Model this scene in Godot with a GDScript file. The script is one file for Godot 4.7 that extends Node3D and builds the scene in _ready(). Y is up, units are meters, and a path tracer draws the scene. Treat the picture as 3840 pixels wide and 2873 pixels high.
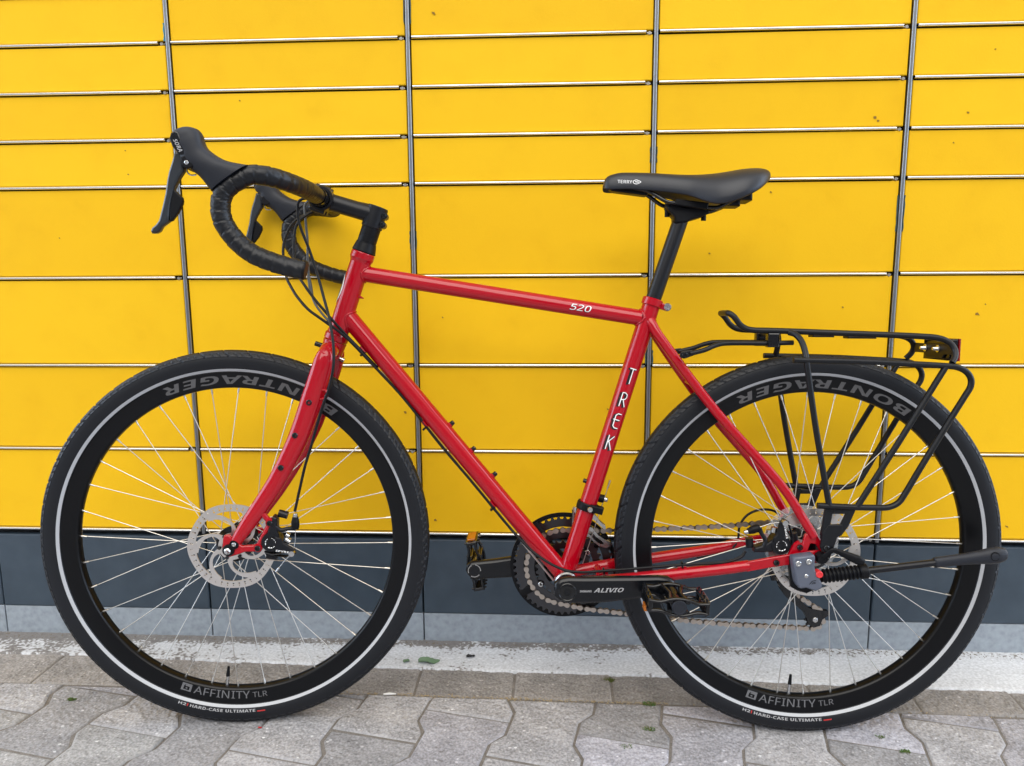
extends Node3D
# A red touring bicycle leaning on a wall of yellow parcel lockers.

const FLAT := -1
var M := {}
var used := {}

# ------------------------------------------------------------------ mesh helpers
func mb() -> SurfaceTool:
	var st := SurfaceTool.new()
	st.begin(Mesh.PRIMITIVE_TRIANGLES)
	return st

func t3(st: SurfaceTool, a: Vector3, b: Vector3, c: Vector3, sg := FLAT) -> void:
	# a, b, c run counter-clockwise seen from outside; stored clockwise
	st.set_smooth_group(sg)
	st.add_vertex(a); st.add_vertex(c); st.add_vertex(b)

func q4(st: SurfaceTool, a: Vector3, b: Vector3, c: Vector3, d: Vector3, sg := FLAT) -> void:
	t3(st, a, b, c, sg); t3(st, a, c, d, sg)

func put(called: String, st: SurfaceTool, mat: Material, parent: Node = null) -> MeshInstance3D:
	st.generate_normals()
	var me: ArrayMesh = st.commit()
	me.surface_set_material(0, mat)
	return put_mesh(called, me, parent)

func put_mesh(called: String, me: Mesh, parent: Node = null) -> MeshInstance3D:
	var o := MeshInstance3D.new()
	o.mesh = me
	if parent == null: parent = self
	o.name = numbered(called, parent)
	parent.add_child(o, true)
	return o

func numbered(called: String, parent: Node) -> String:
	var key := str(parent.get_instance_id()) + called
	var n: int = used.get(key, 0)
	used[key] = n + 1
	return called if n == 0 else "%s_%03d" % [called, n]

func group_node(called: String, parent: Node = null) -> Node3D:
	var o := Node3D.new()
	if parent == null: parent = self
	o.name = numbered(called, parent)
	parent.add_child(o, true)
	return o

func tag(o: Node, label: String, category: String, grp := "", kind := "") -> void:
	if label != "": o.set_meta("label", label)
	if category != "": o.set_meta("category", category)
	if grp != "": o.set_meta("group", grp)
	if kind != "": o.set_meta("kind", kind)

func v2(a: Array) -> PackedVector2Array:
	var p := PackedVector2Array()
	for i in range(0, a.size(), 2): p.append(Vector2(a[i], a[i + 1]))
	return p

func p3(a: Array) -> PackedVector3Array:
	var p := PackedVector3Array()
	for i in range(0, a.size(), 3): p.append(Vector3(a[i], a[i + 1], a[i + 2]))
	return p

func mirror_z(p: PackedVector3Array) -> PackedVector3Array:
	var q := PackedVector3Array()
	for v in p: q.append(Vector3(v.x, v.y, -v.z))
	return q

func cr(p0: Vector3, p1: Vector3, pa: Vector3, pb: Vector3, t: float) -> Vector3:
	return p0.cubic_interpolate(p1, pa, pb, t)

func smooth(p: PackedVector3Array, sub: int) -> PackedVector3Array:
	var q := PackedVector3Array()
	var n := p.size()
	for i in n - 1:
		var pa := p[max(i - 1, 0)]
		var pb := p[min(i + 2, n - 1)]
		for k in sub: q.append(cr(p[i], p[i + 1], pa, pb, float(k) / sub))
	q.append(p[n - 1])
	return q

func lerp_list(a: Array, n: int) -> PackedFloat32Array:
	# a list of numbers resampled to n values
	var q := PackedFloat32Array()
	for i in n:
		var t := float(i) / (n - 1) * (a.size() - 1)
		var k: int = min(int(t), a.size() - 2)
		q.append(lerp(float(a[k]), float(a[k + 1]), t - k))
	return q

func rings(st: SurfaceTool, rr: Array, caps := true, sg := 1) -> void:
	# rr: rings of points, each running counter-clockwise seen against the direction of travel
	for i in rr.size() - 1:
		var a: PackedVector3Array = rr[i]
		var b: PackedVector3Array = rr[i + 1]
		var n := a.size()
		for k in n:
			var l := (k + 1) % n
			q4(st, a[k], a[l], b[l], b[k], sg)
	if caps:
		for e in 2:
			var r: PackedVector3Array = rr[0] if e == 0 else rr[rr.size() - 1]
			var c := Vector3.ZERO
			for v in r: c += v
			c /= r.size()
			for k in r.size():
				var l := (k + 1) % r.size()
				if e == 0: t3(st, c, r[l], r[k])
				else: t3(st, c, r[k], r[l])

func tube(st: SurfaceTool, p: PackedVector3Array, ra, sides := 14, caps := true, flat_ratio := 1.0, side_axis := Vector3.ZERO) -> void:
	# a round bar along p; ra is a number or a list; flat_ratio scales the radius along side_axis
	var n := p.size()
	var rad := PackedFloat32Array()
	if ra is Array: rad = lerp_list(ra, n)
	else:
		for i in n: rad.append(ra)
	var rr := []
	var u := Vector3.ZERO
	for i in n:
		var d := (p[min(i + 1, n - 1)] - p[max(i - 1, 0)]).normalized()
		if side_axis != Vector3.ZERO:
			u = (side_axis - d * side_axis.dot(d)).normalized()
		elif i == 0:
			var h := Vector3(0, 0, 1) if absf(d.z) < 0.9 else Vector3(1, 0, 0)
			u = (h - d * h.dot(d)).normalized()
		else:
			u = (u - d * u.dot(d)).normalized()
		var w := d.cross(u)
		var ring := PackedVector3Array()
		for k in sides:
			var a := TAU * k / sides
			ring.append(p[i] + u * (cos(a) * rad[i] * flat_ratio) + w * (sin(a) * rad[i]))
		rr.append(ring)
	rings(st, rr, caps)

func rod(st: SurfaceTool, a: Vector3, b: Vector3, r, sides := 14, caps := true) -> void:
	tube(st, PackedVector3Array([a, b]), r, sides, caps)

func lathe(st: SurfaceTool, o: Vector3, axis: Vector3, prof: Array, segs := 32, full := TAU, soft := false) -> void:
	# prof: [radius, height, radius, height ...] travelling so that the outside lies to the right
	axis = axis.normalized()
	var h := Vector3(0, 0, 1) if absf(axis.z) < 0.9 else Vector3(1, 0, 0)
	var u := (h - axis * h.dot(axis)).normalized()
	var w := axis.cross(u)
	for i in range(0, prof.size() - 2, 2):
		for k in segs:
			var a := full * k / segs
			var b := full * (k + 1) / segs
			var da := u * cos(a) + w * sin(a)
			var db := u * cos(b) + w * sin(b)
			var r0: float = prof[i]; var h0: float = prof[i + 1]
			var r1: float = prof[i + 2]; var h1: float = prof[i + 3]
			var sg := 1 if soft else 2 + i / 2
			var a0 := o + axis * h0 + da * r0
			var b0 := o + axis * h0 + db * r0
			var a1 := o + axis * h1 + da * r1
			var b1 := o + axis * h1 + db * r1
			if r0 > 1e-6: t3(st, a0, b0, b1 if r1 > 1e-6 else a1, sg)
			if r1 > 1e-6: t3(st, a0, b1, a1, sg)

func ccw(poly: PackedVector2Array) -> PackedVector2Array:
	if Geometry2D.is_polygon_clockwise(poly):
		# the y axis points up here, so "clockwise" of Godot's y-down screen is our counter-clockwise
		return poly
	var q := poly.duplicate()
	q.reverse()
	return q

func area2(poly: PackedVector2Array) -> float:
	var s := 0.0
	for i in poly.size():
		var a := poly[i]; var b := poly[(i + 1) % poly.size()]
		s += a.x * b.y - b.x * a.y
	return s

func inset(poly: PackedVector2Array, d: float) -> PackedVector2Array:
	var q := PackedVector2Array()
	var n := poly.size()
	for i in n:
		var e0 := (poly[i] - poly[(i + n - 1) % n]).normalized()
		var e1 := (poly[(i + 1) % n] - poly[i]).normalized()
		var n0 := Vector2(-e0.y, e0.x)
		var n1 := Vector2(-e1.y, e1.x)
		var m := (n0 + n1)
		var l := m.length()
		if l < 0.2: m = n0
		else: m = m / l / maxf(0.5, l * 0.5)
		q.append(poly[i] + m * d)
	return q

func plate(st: SurfaceTool, poly: PackedVector2Array, z0: float, z1: float, bev := 0.0, tf := Transform3D.IDENTITY, dome := 0.0) -> void:
	# a flat piece cut to an outline in x, y, from z0 to z1, its rims rounded off by bev
	if area2(poly) < 0:
		poly = poly.duplicate()
		poly.reverse()
	var n := poly.size()
	var loops := []
	if bev > 0.0:
		loops.append([inset(poly, bev), z0]); loops.append([inset(poly, bev * 0.3), z0 + bev * 0.3]); loops.append([poly, z0 + bev])
		loops.append([poly, z1 - bev]); loops.append([inset(poly, bev * 0.3), z1 - bev * 0.3]); loops.append([inset(poly, bev), z1])
	else:
		loops = [[poly, z0], [poly, z1]]
	for i in loops.size() - 1:
		var a: PackedVector2Array = loops[i][0]
		var b: PackedVector2Array = loops[i + 1][0]
		var za: float = loops[i][1]
		var zb: float = loops[i + 1][1]
		for k in n:
			var l := (k + 1) % n
			q4(st, tf * Vector3(a[k].x, a[k].y, za), tf * Vector3(a[l].x, a[l].y, za), tf * Vector3(b[l].x, b[l].y, zb), tf * Vector3(b[k].x, b[k].y, zb), 1 if bev > 0.0 and n > 10 else FLAT)
	for e in 2:
		var p: PackedVector2Array = loops[0][0] if e == 0 else loops[loops.size() - 1][0]
		var z: float = z0 if e == 0 else z1
		var ix := Geometry2D.triangulate_polygon(p)
		for i in range(0, ix.size(), 3):
			var a := p[ix[i]]; var b := p[ix[i + 1]]; var c := p[ix[i + 2]]
			if (b - a).cross(c - a) < 0.0:
				var s := b; b = c; c = s
			var A := tf * Vector3(a.x, a.y, z); var B := tf * Vector3(b.x, b.y, z); var C := tf * Vector3(c.x, c.y, z)
			if e == 0: t3(st, A, C, B)
			else: t3(st, A, B, C)

func box(st: SurfaceTool, lo: Vector3, hi: Vector3, bev := 0.0, tf := Transform3D.IDENTITY) -> void:
	plate(st, PackedVector2Array([Vector2(lo.x, lo.y), Vector2(hi.x, lo.y), Vector2(hi.x, hi.y), Vector2(lo.x, hi.y)]), lo.z, hi.z, bev, tf)

func circle2(c: Vector2, r: float, n: int, a0 := 0.0) -> PackedVector2Array:
	var q := PackedVector2Array()
	for k in n: q.append(c + Vector2.from_angle(a0 + TAU * k / n) * r)
	return q

func annulus(st: SurfaceTool, c: Vector2, z0: float, z1: float, rin: float, outer: PackedVector2Array) -> void:
	# a disc with a round hole; outer is its rim, counter-clockwise about c
	var n := outer.size()
	for k in n:
		var l := (k + 1) % n
		var a := outer[k]; var b := outer[l]
		var ia := c + (a - c).normalized() * rin
		var ib := c + (b - c).normalized() * rin
		q4(st, Vector3(ia.x, ia.y, z1), Vector3(a.x, a.y, z1), Vector3(b.x, b.y, z1), Vector3(ib.x, ib.y, z1))
		q4(st, Vector3(ib.x, ib.y, z0), Vector3(b.x, b.y, z0), Vector3(a.x, a.y, z0), Vector3(ia.x, ia.y, z0))
		q4(st, Vector3(a.x, a.y, z0), Vector3(b.x, b.y, z0), Vector3(b.x, b.y, z1), Vector3(a.x, a.y, z1))
		q4(st, Vector3(ib.x, ib.y, z0), Vector3(ia.x, ia.y, z0), Vector3(ia.x, ia.y, z1), Vector3(ib.x, ib.y, z1))

func gear_rim(c: Vector2, root: float, tip: float, teeth: int, a0 := 0.0) -> PackedVector2Array:
	var q := PackedVector2Array()
	for k in teeth:
		var a := a0 + TAU * k / teeth
		var s := TAU / teeth
		q.append(c + Vector2.from_angle(a) * root)
		q.append(c + Vector2.from_angle(a + s * 0.3) * root)
		q.append(c + Vector2.from_angle(a + s * 0.55) * tip)
		q.append(c + Vector2.from_angle(a + s * 0.75) * tip)
	return q

# ------------------------------------------------------------------ lettering
var fonts := {}
func text_tris(s: String, bold := true, italic := false) -> Array:
	# the triangles of a word, x from 0 to 1 over its length, y from 0 to 1 over the height of a capital
	var key := str(bold)
	if not fonts.has(key):
		var f := SystemFont.new()
		f.font_names = PackedStringArray(["Droid Sans"])
		f.font_weight = 700 if bold else 400
		fonts[key] = f
	var tm := TextMesh.new()
	tm.font = fonts[key]
	tm.text = s
	tm.font_size = 64
	tm.pixel_size = 0.01
	tm.depth = 0.0
	tm.curve_step = 2.0
	var ar := tm.get_mesh_arrays()
	var vs: PackedVector3Array = ar[Mesh.ARRAY_VERTEX]
	var ix = ar[Mesh.ARRAY_INDEX]
	var out := PackedVector2Array()
	var lo := Vector2(1e9, 1e9); var hi := Vector2(-1e9, -1e9)
	var list := []
	if ix != null and ix.size() > 0:
		for i in ix: list.append(vs[i])
	else:
		for v in vs: list.append(v)
	for v in list:
		lo.x = minf(lo.x, v.x); lo.y = minf(lo.y, v.y)
		hi.x = maxf(hi.x, v.x); hi.y = maxf(hi.y, v.y)
	for v in list:
		var q := Vector2((v.x - lo.x) / (hi.x - lo.x), (v.y - lo.y) / (hi.y - lo.y))
		out.append(q)
	return [out, (hi.x - lo.x) / (hi.y - lo.y)]

func split_tri(st: SurfaceTool, f: Callable, a: Vector2, b: Vector2, c: Vector2, n: int) -> void:
	if n == 0:
		t3(st, f.call(a), f.call(b), f.call(c))
		return
	var ab := (a + b) * 0.5; var bc := (b + c) * 0.5; var ca := (c + a) * 0.5
	split_tri(st, f, a, ab, ca, n - 1); split_tri(st, f, ab, b, bc, n - 1)
	split_tri(st, f, ca, bc, c, n - 1); split_tri(st, f, ab, bc, ca, n - 1)

func letters(st: SurfaceTool, s: String, f: Callable, bold := true, split := 0, slant := 0.0) -> void:
	# f maps (x along the word 0..1, y of a capital 0..1) to a point on the printed surface
	var r := text_tris(s, bold)
	var t: PackedVector2Array = r[0]
	var asp: float = r[1]
	for i in range(0, t.size(), 3):
		var a := t[i]; var b := t[i + 1]; var c := t[i + 2]
		a.x += slant * a.y / asp; b.x += slant * b.y / asp; c.x += slant * c.y / asp
		if (b - a).cross(c - a) < 0.0:
			var k := b; b = c; c = k
		split_tri(st, f, a, b, c, split)

func stroke(st: SurfaceTool, line: PackedVector2Array, w: float, f: Callable) -> void:
	# a pen stroke of width w along line, laid on a surface by f
	for i in line.size() - 1:
		var d := (line[i + 1] - line[i])
		var steps: int = max(1, int(d.length() / 0.002))
		d = d.normalized()
		var nn := Vector2(-d.y, d.x) * w * 0.5
		for k in steps:
			var a := line[i].lerp(line[i + 1], float(k) / steps) - d * (w * 0.15 if k == 0 else 0.0)
			var b := line[i].lerp(line[i + 1], float(k + 1) / steps) + d * (w * 0.15 if k == steps - 1 else 0.0)
			q4(st, f.call(a - nn), f.call(b - nn), f.call(b + nn), f.call(a + nn))

# ------------------------------------------------------------------ materials
func mat(c: Color, rough: float, metal := 0.0, spec := 0.5) -> StandardMaterial3D:
	var m := StandardMaterial3D.new()
	m.albedo_color = c
	m.roughness = rough
	m.metallic = metal
	m.metallic_specular = spec
	return m

func lin(r: float, g: float, b: float) -> Color:
	return Color(r, g, b).linear_to_srgb()

func noise_tex(seed_: int, freq: float, ramp: Gradient, size := 512, oct := 4, type := FastNoiseLite.TYPE_SIMPLEX_SMOOTH) -> NoiseTexture2D:
	var n := FastNoiseLite.new()
	n.seed = seed_
	n.noise_type = type
	n.frequency = freq
	n.fractal_octaves = oct
	var t := NoiseTexture2D.new()
	t.width = size; t.height = size
	t.seamless = true
	t.noise = n
	t.color_ramp = ramp
	return t

func ramp(stops: Array) -> Gradient:
	var g := Gradient.new()
	var o := PackedFloat32Array(); var c := PackedColorArray()
	for s in stops:
		o.append(s[0]); c.append(s[1])
	g.offsets = o; g.colors = c
	return g

func world_tex(m: StandardMaterial3D, t: Texture2D, per_metre: float) -> void:
	m.albedo_texture = t
	m.uv1_triplanar = true
	m.uv1_world_triplanar = true
	m.uv1_scale = Vector3.ONE * per_metre

func bump(m: StandardMaterial3D, seed_: int, freq: float, strength: float, type := FastNoiseLite.TYPE_SIMPLEX_SMOOTH) -> void:
	var n := FastNoiseLite.new()
	n.seed = seed_; n.frequency = freq; n.noise_type = type; n.fractal_octaves = 3
	var t := NoiseTexture2D.new()
	t.width = 512; t.height = 512; t.seamless = true; t.noise = n
	t.as_normal_map = true; t.bump_strength = strength
	m.normal_enabled = true
	m.normal_texture = t

func make_materials() -> void:
	# yellow powder coat: a faint cloudiness and specks of dirt in the paint
	var g := ramp([[0.0, Color(0.975, 0.965, 0.93)], [0.22, Color(0.993, 0.988, 0.978)], [0.5, Color(1, 1, 1)], [1.0, Color(1, 1, 1)]])
	for i in 4:
		var y := mat([lin(0.82, 0.482, 0.0080), lin(0.80, 0.462, 0.0070), lin(0.835, 0.496, 0.0090), lin(0.81, 0.472, 0.0078)][i], 0.48, 0.0, 0.3)
		world_tex(y, noise_tex(11 + i, 0.012, g, 512, 5), 1.3)
		bump(y, 5, 0.30, 0.10)
		M["yellow%d" % i] = y
	M.steel = mat(Color(0.90, 0.90, 0.90), 0.24, 1.0)
	M.steel_dull = mat(Color(0.72, 0.71, 0.68), 0.34, 1.0)
	M.upright = mat(Color(0.55, 0.56, 0.57), 0.36, 1.0)
	M.speck = mat(lin(0.24, 0.13, 0.02), 0.9)
	M.ring_steel = mat(Color(0.30, 0.30, 0.31), 0.30, 1.0)
	M.cyan = mat(lin(0.03, 0.24, 0.36), 0.7)
	M.teal = mat(lin(0.03, 0.075, 0.085), 0.8)
	M.gap = mat(lin(0.02, 0.021, 0.023), 0.8)
	var an := mat(Color.WHITE, 0.42)
	world_tex(an, noise_tex(31, 0.02, ramp([[0.0, lin(0.033, 0.050, 0.071)], [0.5, lin(0.039, 0.059, 0.083)], [1.0, lin(0.046, 0.067, 0.092)]]), 512, 5), 1.5)
	M.anthracite = an
	var ga := mat(Color.WHITE, 0.62)
	world_tex(ga, noise_tex(41, 0.035, ramp([[0.0, lin(0.225, 0.258, 0.30)], [0.35, lin(0.27, 0.31, 0.355)], [0.6, lin(0.29, 0.333, 0.38)], [1.0, lin(0.32, 0.365, 0.42)]]), 512, 5, FastNoiseLite.TYPE_SIMPLEX), 2.5)
	M.plinth = ga
	M.red = mat(lin(0.37, 0.0014, 0.0095), 0.06, 0.0, 0.50)
	M.black = mat(lin(0.0035, 0.0038, 0.0052), 0.45, 0.0, 0.30)
	M.black_satin = mat(lin(0.0048, 0.0055, 0.0080), 0.36, 0.0, 0.40)
	M.black_gloss = mat(lin(0.0030, 0.0034, 0.0045), 0.15)
	M.rim = mat(lin(0.0020, 0.0022, 0.0030), 0.30, 0.0, 0.35)
	M.rubber = mat(lin(0.0050, 0.0060, 0.0088), 0.46, 0.0, 0.42)
	M.hood = mat(lin(0.0110, 0.0130, 0.0190), 0.50, 0.0, 0.42)
	M.tape = mat(lin(0.0048, 0.0056, 0.0080), 0.40, 0.0, 0.42)
	M.lever = mat(lin(0.016, 0.020, 0.026), 0.32, 0.0, 0.5)
	M.crank = mat(lin(0.0032, 0.0038, 0.0055), 0.22, 0.0, 0.42)
	M.leather = mat(lin(0.0085, 0.0105, 0.0165), 0.42, 0.0, 0.48)
	bump(M.leather, 8, 0.2, 0.3)
	M.leather.uv1_triplanar = true
	M.leather.uv1_scale = Vector3.ONE * 4.0
	M.rack = mat(lin(0.0042, 0.0049, 0.0068), 0.40, 0.0, 0.40)
	M.spoke = mat(Color(0.88, 0.87, 0.85), 0.34, 1.0)
	M.silver = mat(Color(0.78, 0.78, 0.78), 0.24, 1.0)
	M.rotor = mat(Color(0.86, 0.84, 0.82), 0.34, 1.0)
	M.chain = mat(Color(0.74, 0.70, 0.66), 0.36, 1.0)
	M.chain_dark = mat(Color(0.42, 0.39, 0.36), 0.42, 1.0)
	M.stripe = mat(lin(0.40, 0.41, 0.43), 0.4)
	M.print_grey = mat(lin(0.075, 0.074, 0.077), 0.45)
	M.print_pale = mat(lin(0.34, 0.34, 0.35), 0.5)
	M.print_mid = mat(lin(0.12, 0.122, 0.13), 0.5)
	M.print_white = mat(lin(0.82, 0.82, 0.82), 0.4)
	M.print_red = mat(lin(0.45, 0.02, 0.02), 0.5)
	M.print_black = mat(lin(0.008, 0.008, 0.010), 0.3)
	M.kick = mat(lin(0.085, 0.097, 0.130), 0.42)
	M.button = mat(lin(0.62, 0.03, 0.035), 0.4)
	M.amber = mat(lin(0.45, 0.13, 0.01), 0.2)
	M.red_lens = mat(lin(0.22, 0.006, 0.006), 0.15)
	M.grey_lens = mat(lin(0.16, 0.13, 0.12), 0.2)
	M.cable = mat(lin(0.005, 0.0055, 0.007), 0.42, 0.0, 0.35)
	M.cable_grey = mat(lin(0.06, 0.065, 0.07), 0.35)
	M.clear = mat(Color(0.9, 0.92, 0.94, 0.16), 0.1)
	M.clear.transparency = BaseMaterial3D.TRANSPARENCY_ALPHA
	# pavement: aggregate grain with light and dark chips
	for i in 5:
		var tone: float = [0.92, 1.0, 1.08, 0.97, 1.03][i]
		var p := mat(Color(tone, tone, tone * [1.0, 1.02, 1.03, 0.985, 1.0][i], 1.0), 0.85)
		world_tex(p, grain_image([0.290, 0.284, 0.290], 101 + i, [0, 1, 0, 1, 0][i]), 1.25)
		bump(p, 60 + i, 0.09, 2.5)
		M["paver%d" % i] = p
	for i in 3:
		var p := mat(Color([0.95, 1.0, 1.05][i], [0.95, 1.0, 1.05][i], [0.95, 1.0, 1.05][i]), 0.88)
		world_tex(p, grain_image([0.232, 0.216, 0.202], 131 + i, 1), 1.25)
		bump(p, 70 + i, 0.09, 2.5)
		M["border%d" % i] = p
	var sd := mat(Color.WHITE, 0.95)
	world_tex(sd, grain_image([0.155, 0.141, 0.127], 151, 2), 4.0)
	M.sand = sd
	M.leaf = mat(lin(0.13, 0.21, 0.12), 0.6)
	M.moss = mat(lin(0.11, 0.13, 0.03), 0.9)
	M.moss_green = mat(lin(0.08, 0.17, 0.04), 0.9)
	M.straw = mat(lin(0.30, 0.23, 0.13), 0.9)
	M.grit = mat(lin(0.17, 0.145, 0.115), 0.95)
	M.paper = mat(lin(0.75, 0.75, 0.73), 0.7)
	M.dark_bit = mat(lin(0.03, 0.03, 0.03), 0.9)

var grain_cache := {}
func grain_image(base: Array, seed_: int, kind: int) -> ImageTexture:
	# fine mineral grain: matrix tone, sand, pale and dark chips with hard outlines
	var sz := 768
	var img := Image.create(sz, sz, false, Image.FORMAT_RGB8)
	var rng := RandomNumberGenerator.new()
	rng.seed = seed_
	var nz := FastNoiseLite.new()
	nz.seed = seed_; nz.frequency = 0.012; nz.fractal_octaves = 4
	var nf := FastNoiseLite.new()
	nf.seed = seed_ + 7; nf.frequency = 0.16; nf.fractal_octaves = 2
	for y in sz:
		for x in sz:
			var k := 1.0 + 0.30 * nz.get_noise_2d(x, y) + 0.42 * nf.get_noise_2d(x, y) + rng.randf_range(-0.16, 0.16)
			img.set_pixel(x, y, Color(base[0] * k, base[1] * k, base[2] * k).linear_to_srgb())
	var chips: int = [1900, 1500, 2600][kind]
	for i in chips:
		var cx := rng.randi() % sz; var cy := rng.randi() % sz
		var r := rng.randf_range(0.6, 2.6 if kind < 2 else 3.2)
		var pale := rng.randf() < 0.55
		var f := rng.randf_range(1.3, 2.3) if pale else rng.randf_range(0.45, 0.75)
		for dy in range(-3, 4):
			for dx in range(-3, 4):
				if Vector2(dx, dy * 1.2).length() <= r:
					var px := posmod(cx + dx, sz); var py := posmod(cy + dy, sz)
					img.set_pixel(px, py, Color(minf(base[0] * f, 0.6), minf(base[1] * f, 0.6), minf(base[2] * f, 0.6)).linear_to_srgb())
	img.generate_mipmaps()
	return ImageTexture.create_from_image(img)

# ------------------------------------------------------------------ the ground falls a little to the right
func gh(x: float, z: float) -> float:
	var t := clampf((x - 0.1963) / 1.0334, -1.2, 2.2)
	var zb := 0.3009 - 0.0411 * t
	return (-0.0025 - 0.0135 * t) * clampf(z, 0.0, 1.4) / zb

func _ready() -> void:
	# ---- camera, sky, sun, exposure
	var cam := Camera3D.new()
	cam.name = "camera"
	cam.position = Vector3(0.7767, 0.8469, 1.5879)
	cam.rotation = Vector3(-0.16021, 0.05607, -0.00686)
	cam.fov = 53.112
	cam.near = 0.05
	cam.far = 400.0
	add_child(cam)
	var we := WorldEnvironment.new()
	we.name = "world_environment"
	var env := Environment.new()
	env.background_mode = Environment.BG_SKY
	var sky := Sky.new()
	var sm := ProceduralSkyMaterial.new()
	sm.sky_top_color = Color(0.86, 0.92, 1.0)
	sm.sky_horizon_color = Color(0.70, 0.77, 0.86)
	sm.sky_curve = 0.2
	sm.ground_bottom_color = Color(0.30, 0.29, 0.28)
	sm.ground_horizon_color = Color(0.45, 0.45, 0.45)
	sm.sun_angle_max = 0.0
	sky.sky_material = sm
	env.sky = sky
	env.tonemap_mode = Environment.TONE_MAPPER_LINEAR
	env.tonemap_exposure = 6.5
	env.ssao_enabled = true
	env.ssil_enabled = true
	env.sdfgi_enabled = true
	we.environment = env
	add_child(we)
	var sun := DirectionalLight3D.new()
	sun.name = "sun"
	sun.light_energy = 0.15
	sun.light_angular_distance = 60.0
	sun.light_color = Color(1.0, 0.985, 0.96)
	sun.shadow_enabled = true
	sun.rotation_degrees = Vector3(-46, 0, 0)
	add_child(sun)

	make_materials()
	build_pavement()
	build_locker()
	build_street()
	build_bicycle()
	build_litter()

# ------------------------------------------------------------------ pavement, white strip
func slab(called: String, poly: PackedVector2Array, m: Material, parent: Node, rng: RandomNumberGenerator, raise := 0.0) -> void:
	# one stone: outline in x, z; its rim chamfered and a little worn
	if poly.size() < 3 or absf(area2(poly)) < 0.0004: return
	var p := poly
	if area2(p) > 0.0:
		p = p.duplicate(); p.reverse()
	var q := PackedVector2Array()
	for v in p:
		if q.size() == 0 or q[q.size() - 1].distance_to(v) > 0.006: q.append(v)
	while q.size() > 2 and q[0].distance_to(q[q.size() - 1]) < 0.006: q.remove_at(q.size() - 1)
	if q.size() < 3: return
	var n := q.size()
	var c := Vector2.ZERO
	for v in q: c += v
	c /= n
	var tx := rng.randf_range(-0.012, 0.012); var tz := rng.randf_range(-0.012, 0.012)
	var up := raise + rng.randf_range(-0.0012, 0.0012)
	var hy := func(v: Vector2) -> float: return gh(v.x, v.y) + up + (v.x - c.x) * tx + (v.y - c.y) * tz
	# negative area: outward is to the left of travel, so the inside inset is negative
	var a := inset(q, -0.0045)
	var b := inset(q, -0.0012)
	var st := mb()
	var ix := Geometry2D.triangulate_polygon(a)
	if ix.size() == 0:
		a = inset(q, -0.0018); b = inset(q, -0.0006)
		ix = Geometry2D.triangulate_polygon(a)
		if ix.size() == 0: print("no top ", q)
	for i in range(0, ix.size(), 3):
		var A := a[ix[i]]; var B := a[ix[i + 1]]; var C := a[ix[i + 2]]
		if (B - A).cross(C - A) > 0.0:
			var s := B; B = C; C = s
		t3(st, Vector3(A.x, hy.call(A), A.y), Vector3(B.x, hy.call(B), B.y), Vector3(C.x, hy.call(C), C.y))
	for k in n:
		var l := (k + 1) % n
		var ak := Vector3(a[k].x, hy.call(a[k]), a[k].y); var al := Vector3(a[l].x, hy.call(a[l]), a[l].y)
		var bk := Vector3(b[k].x, hy.call(b[k]) - 0.0012, b[k].y); var bl := Vector3(b[l].x, hy.call(b[l]) - 0.0012, b[l].y)
		var ck := Vector3(q[k].x, hy.call(q[k]) - 0.005, q[k].y); var cl := Vector3(q[l].x, hy.call(q[l]) - 0.005, q[l].y)
		var dk := ck - Vector3(0, 0.05, 0); var dl := cl - Vector3(0, 0.05, 0)
		q4(st, bk, bl, al, ak, 1); q4(st, ck, cl, bl, bk, 1); q4(st, dk, dl, cl, ck)
	put(called, st, m, parent)

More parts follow.
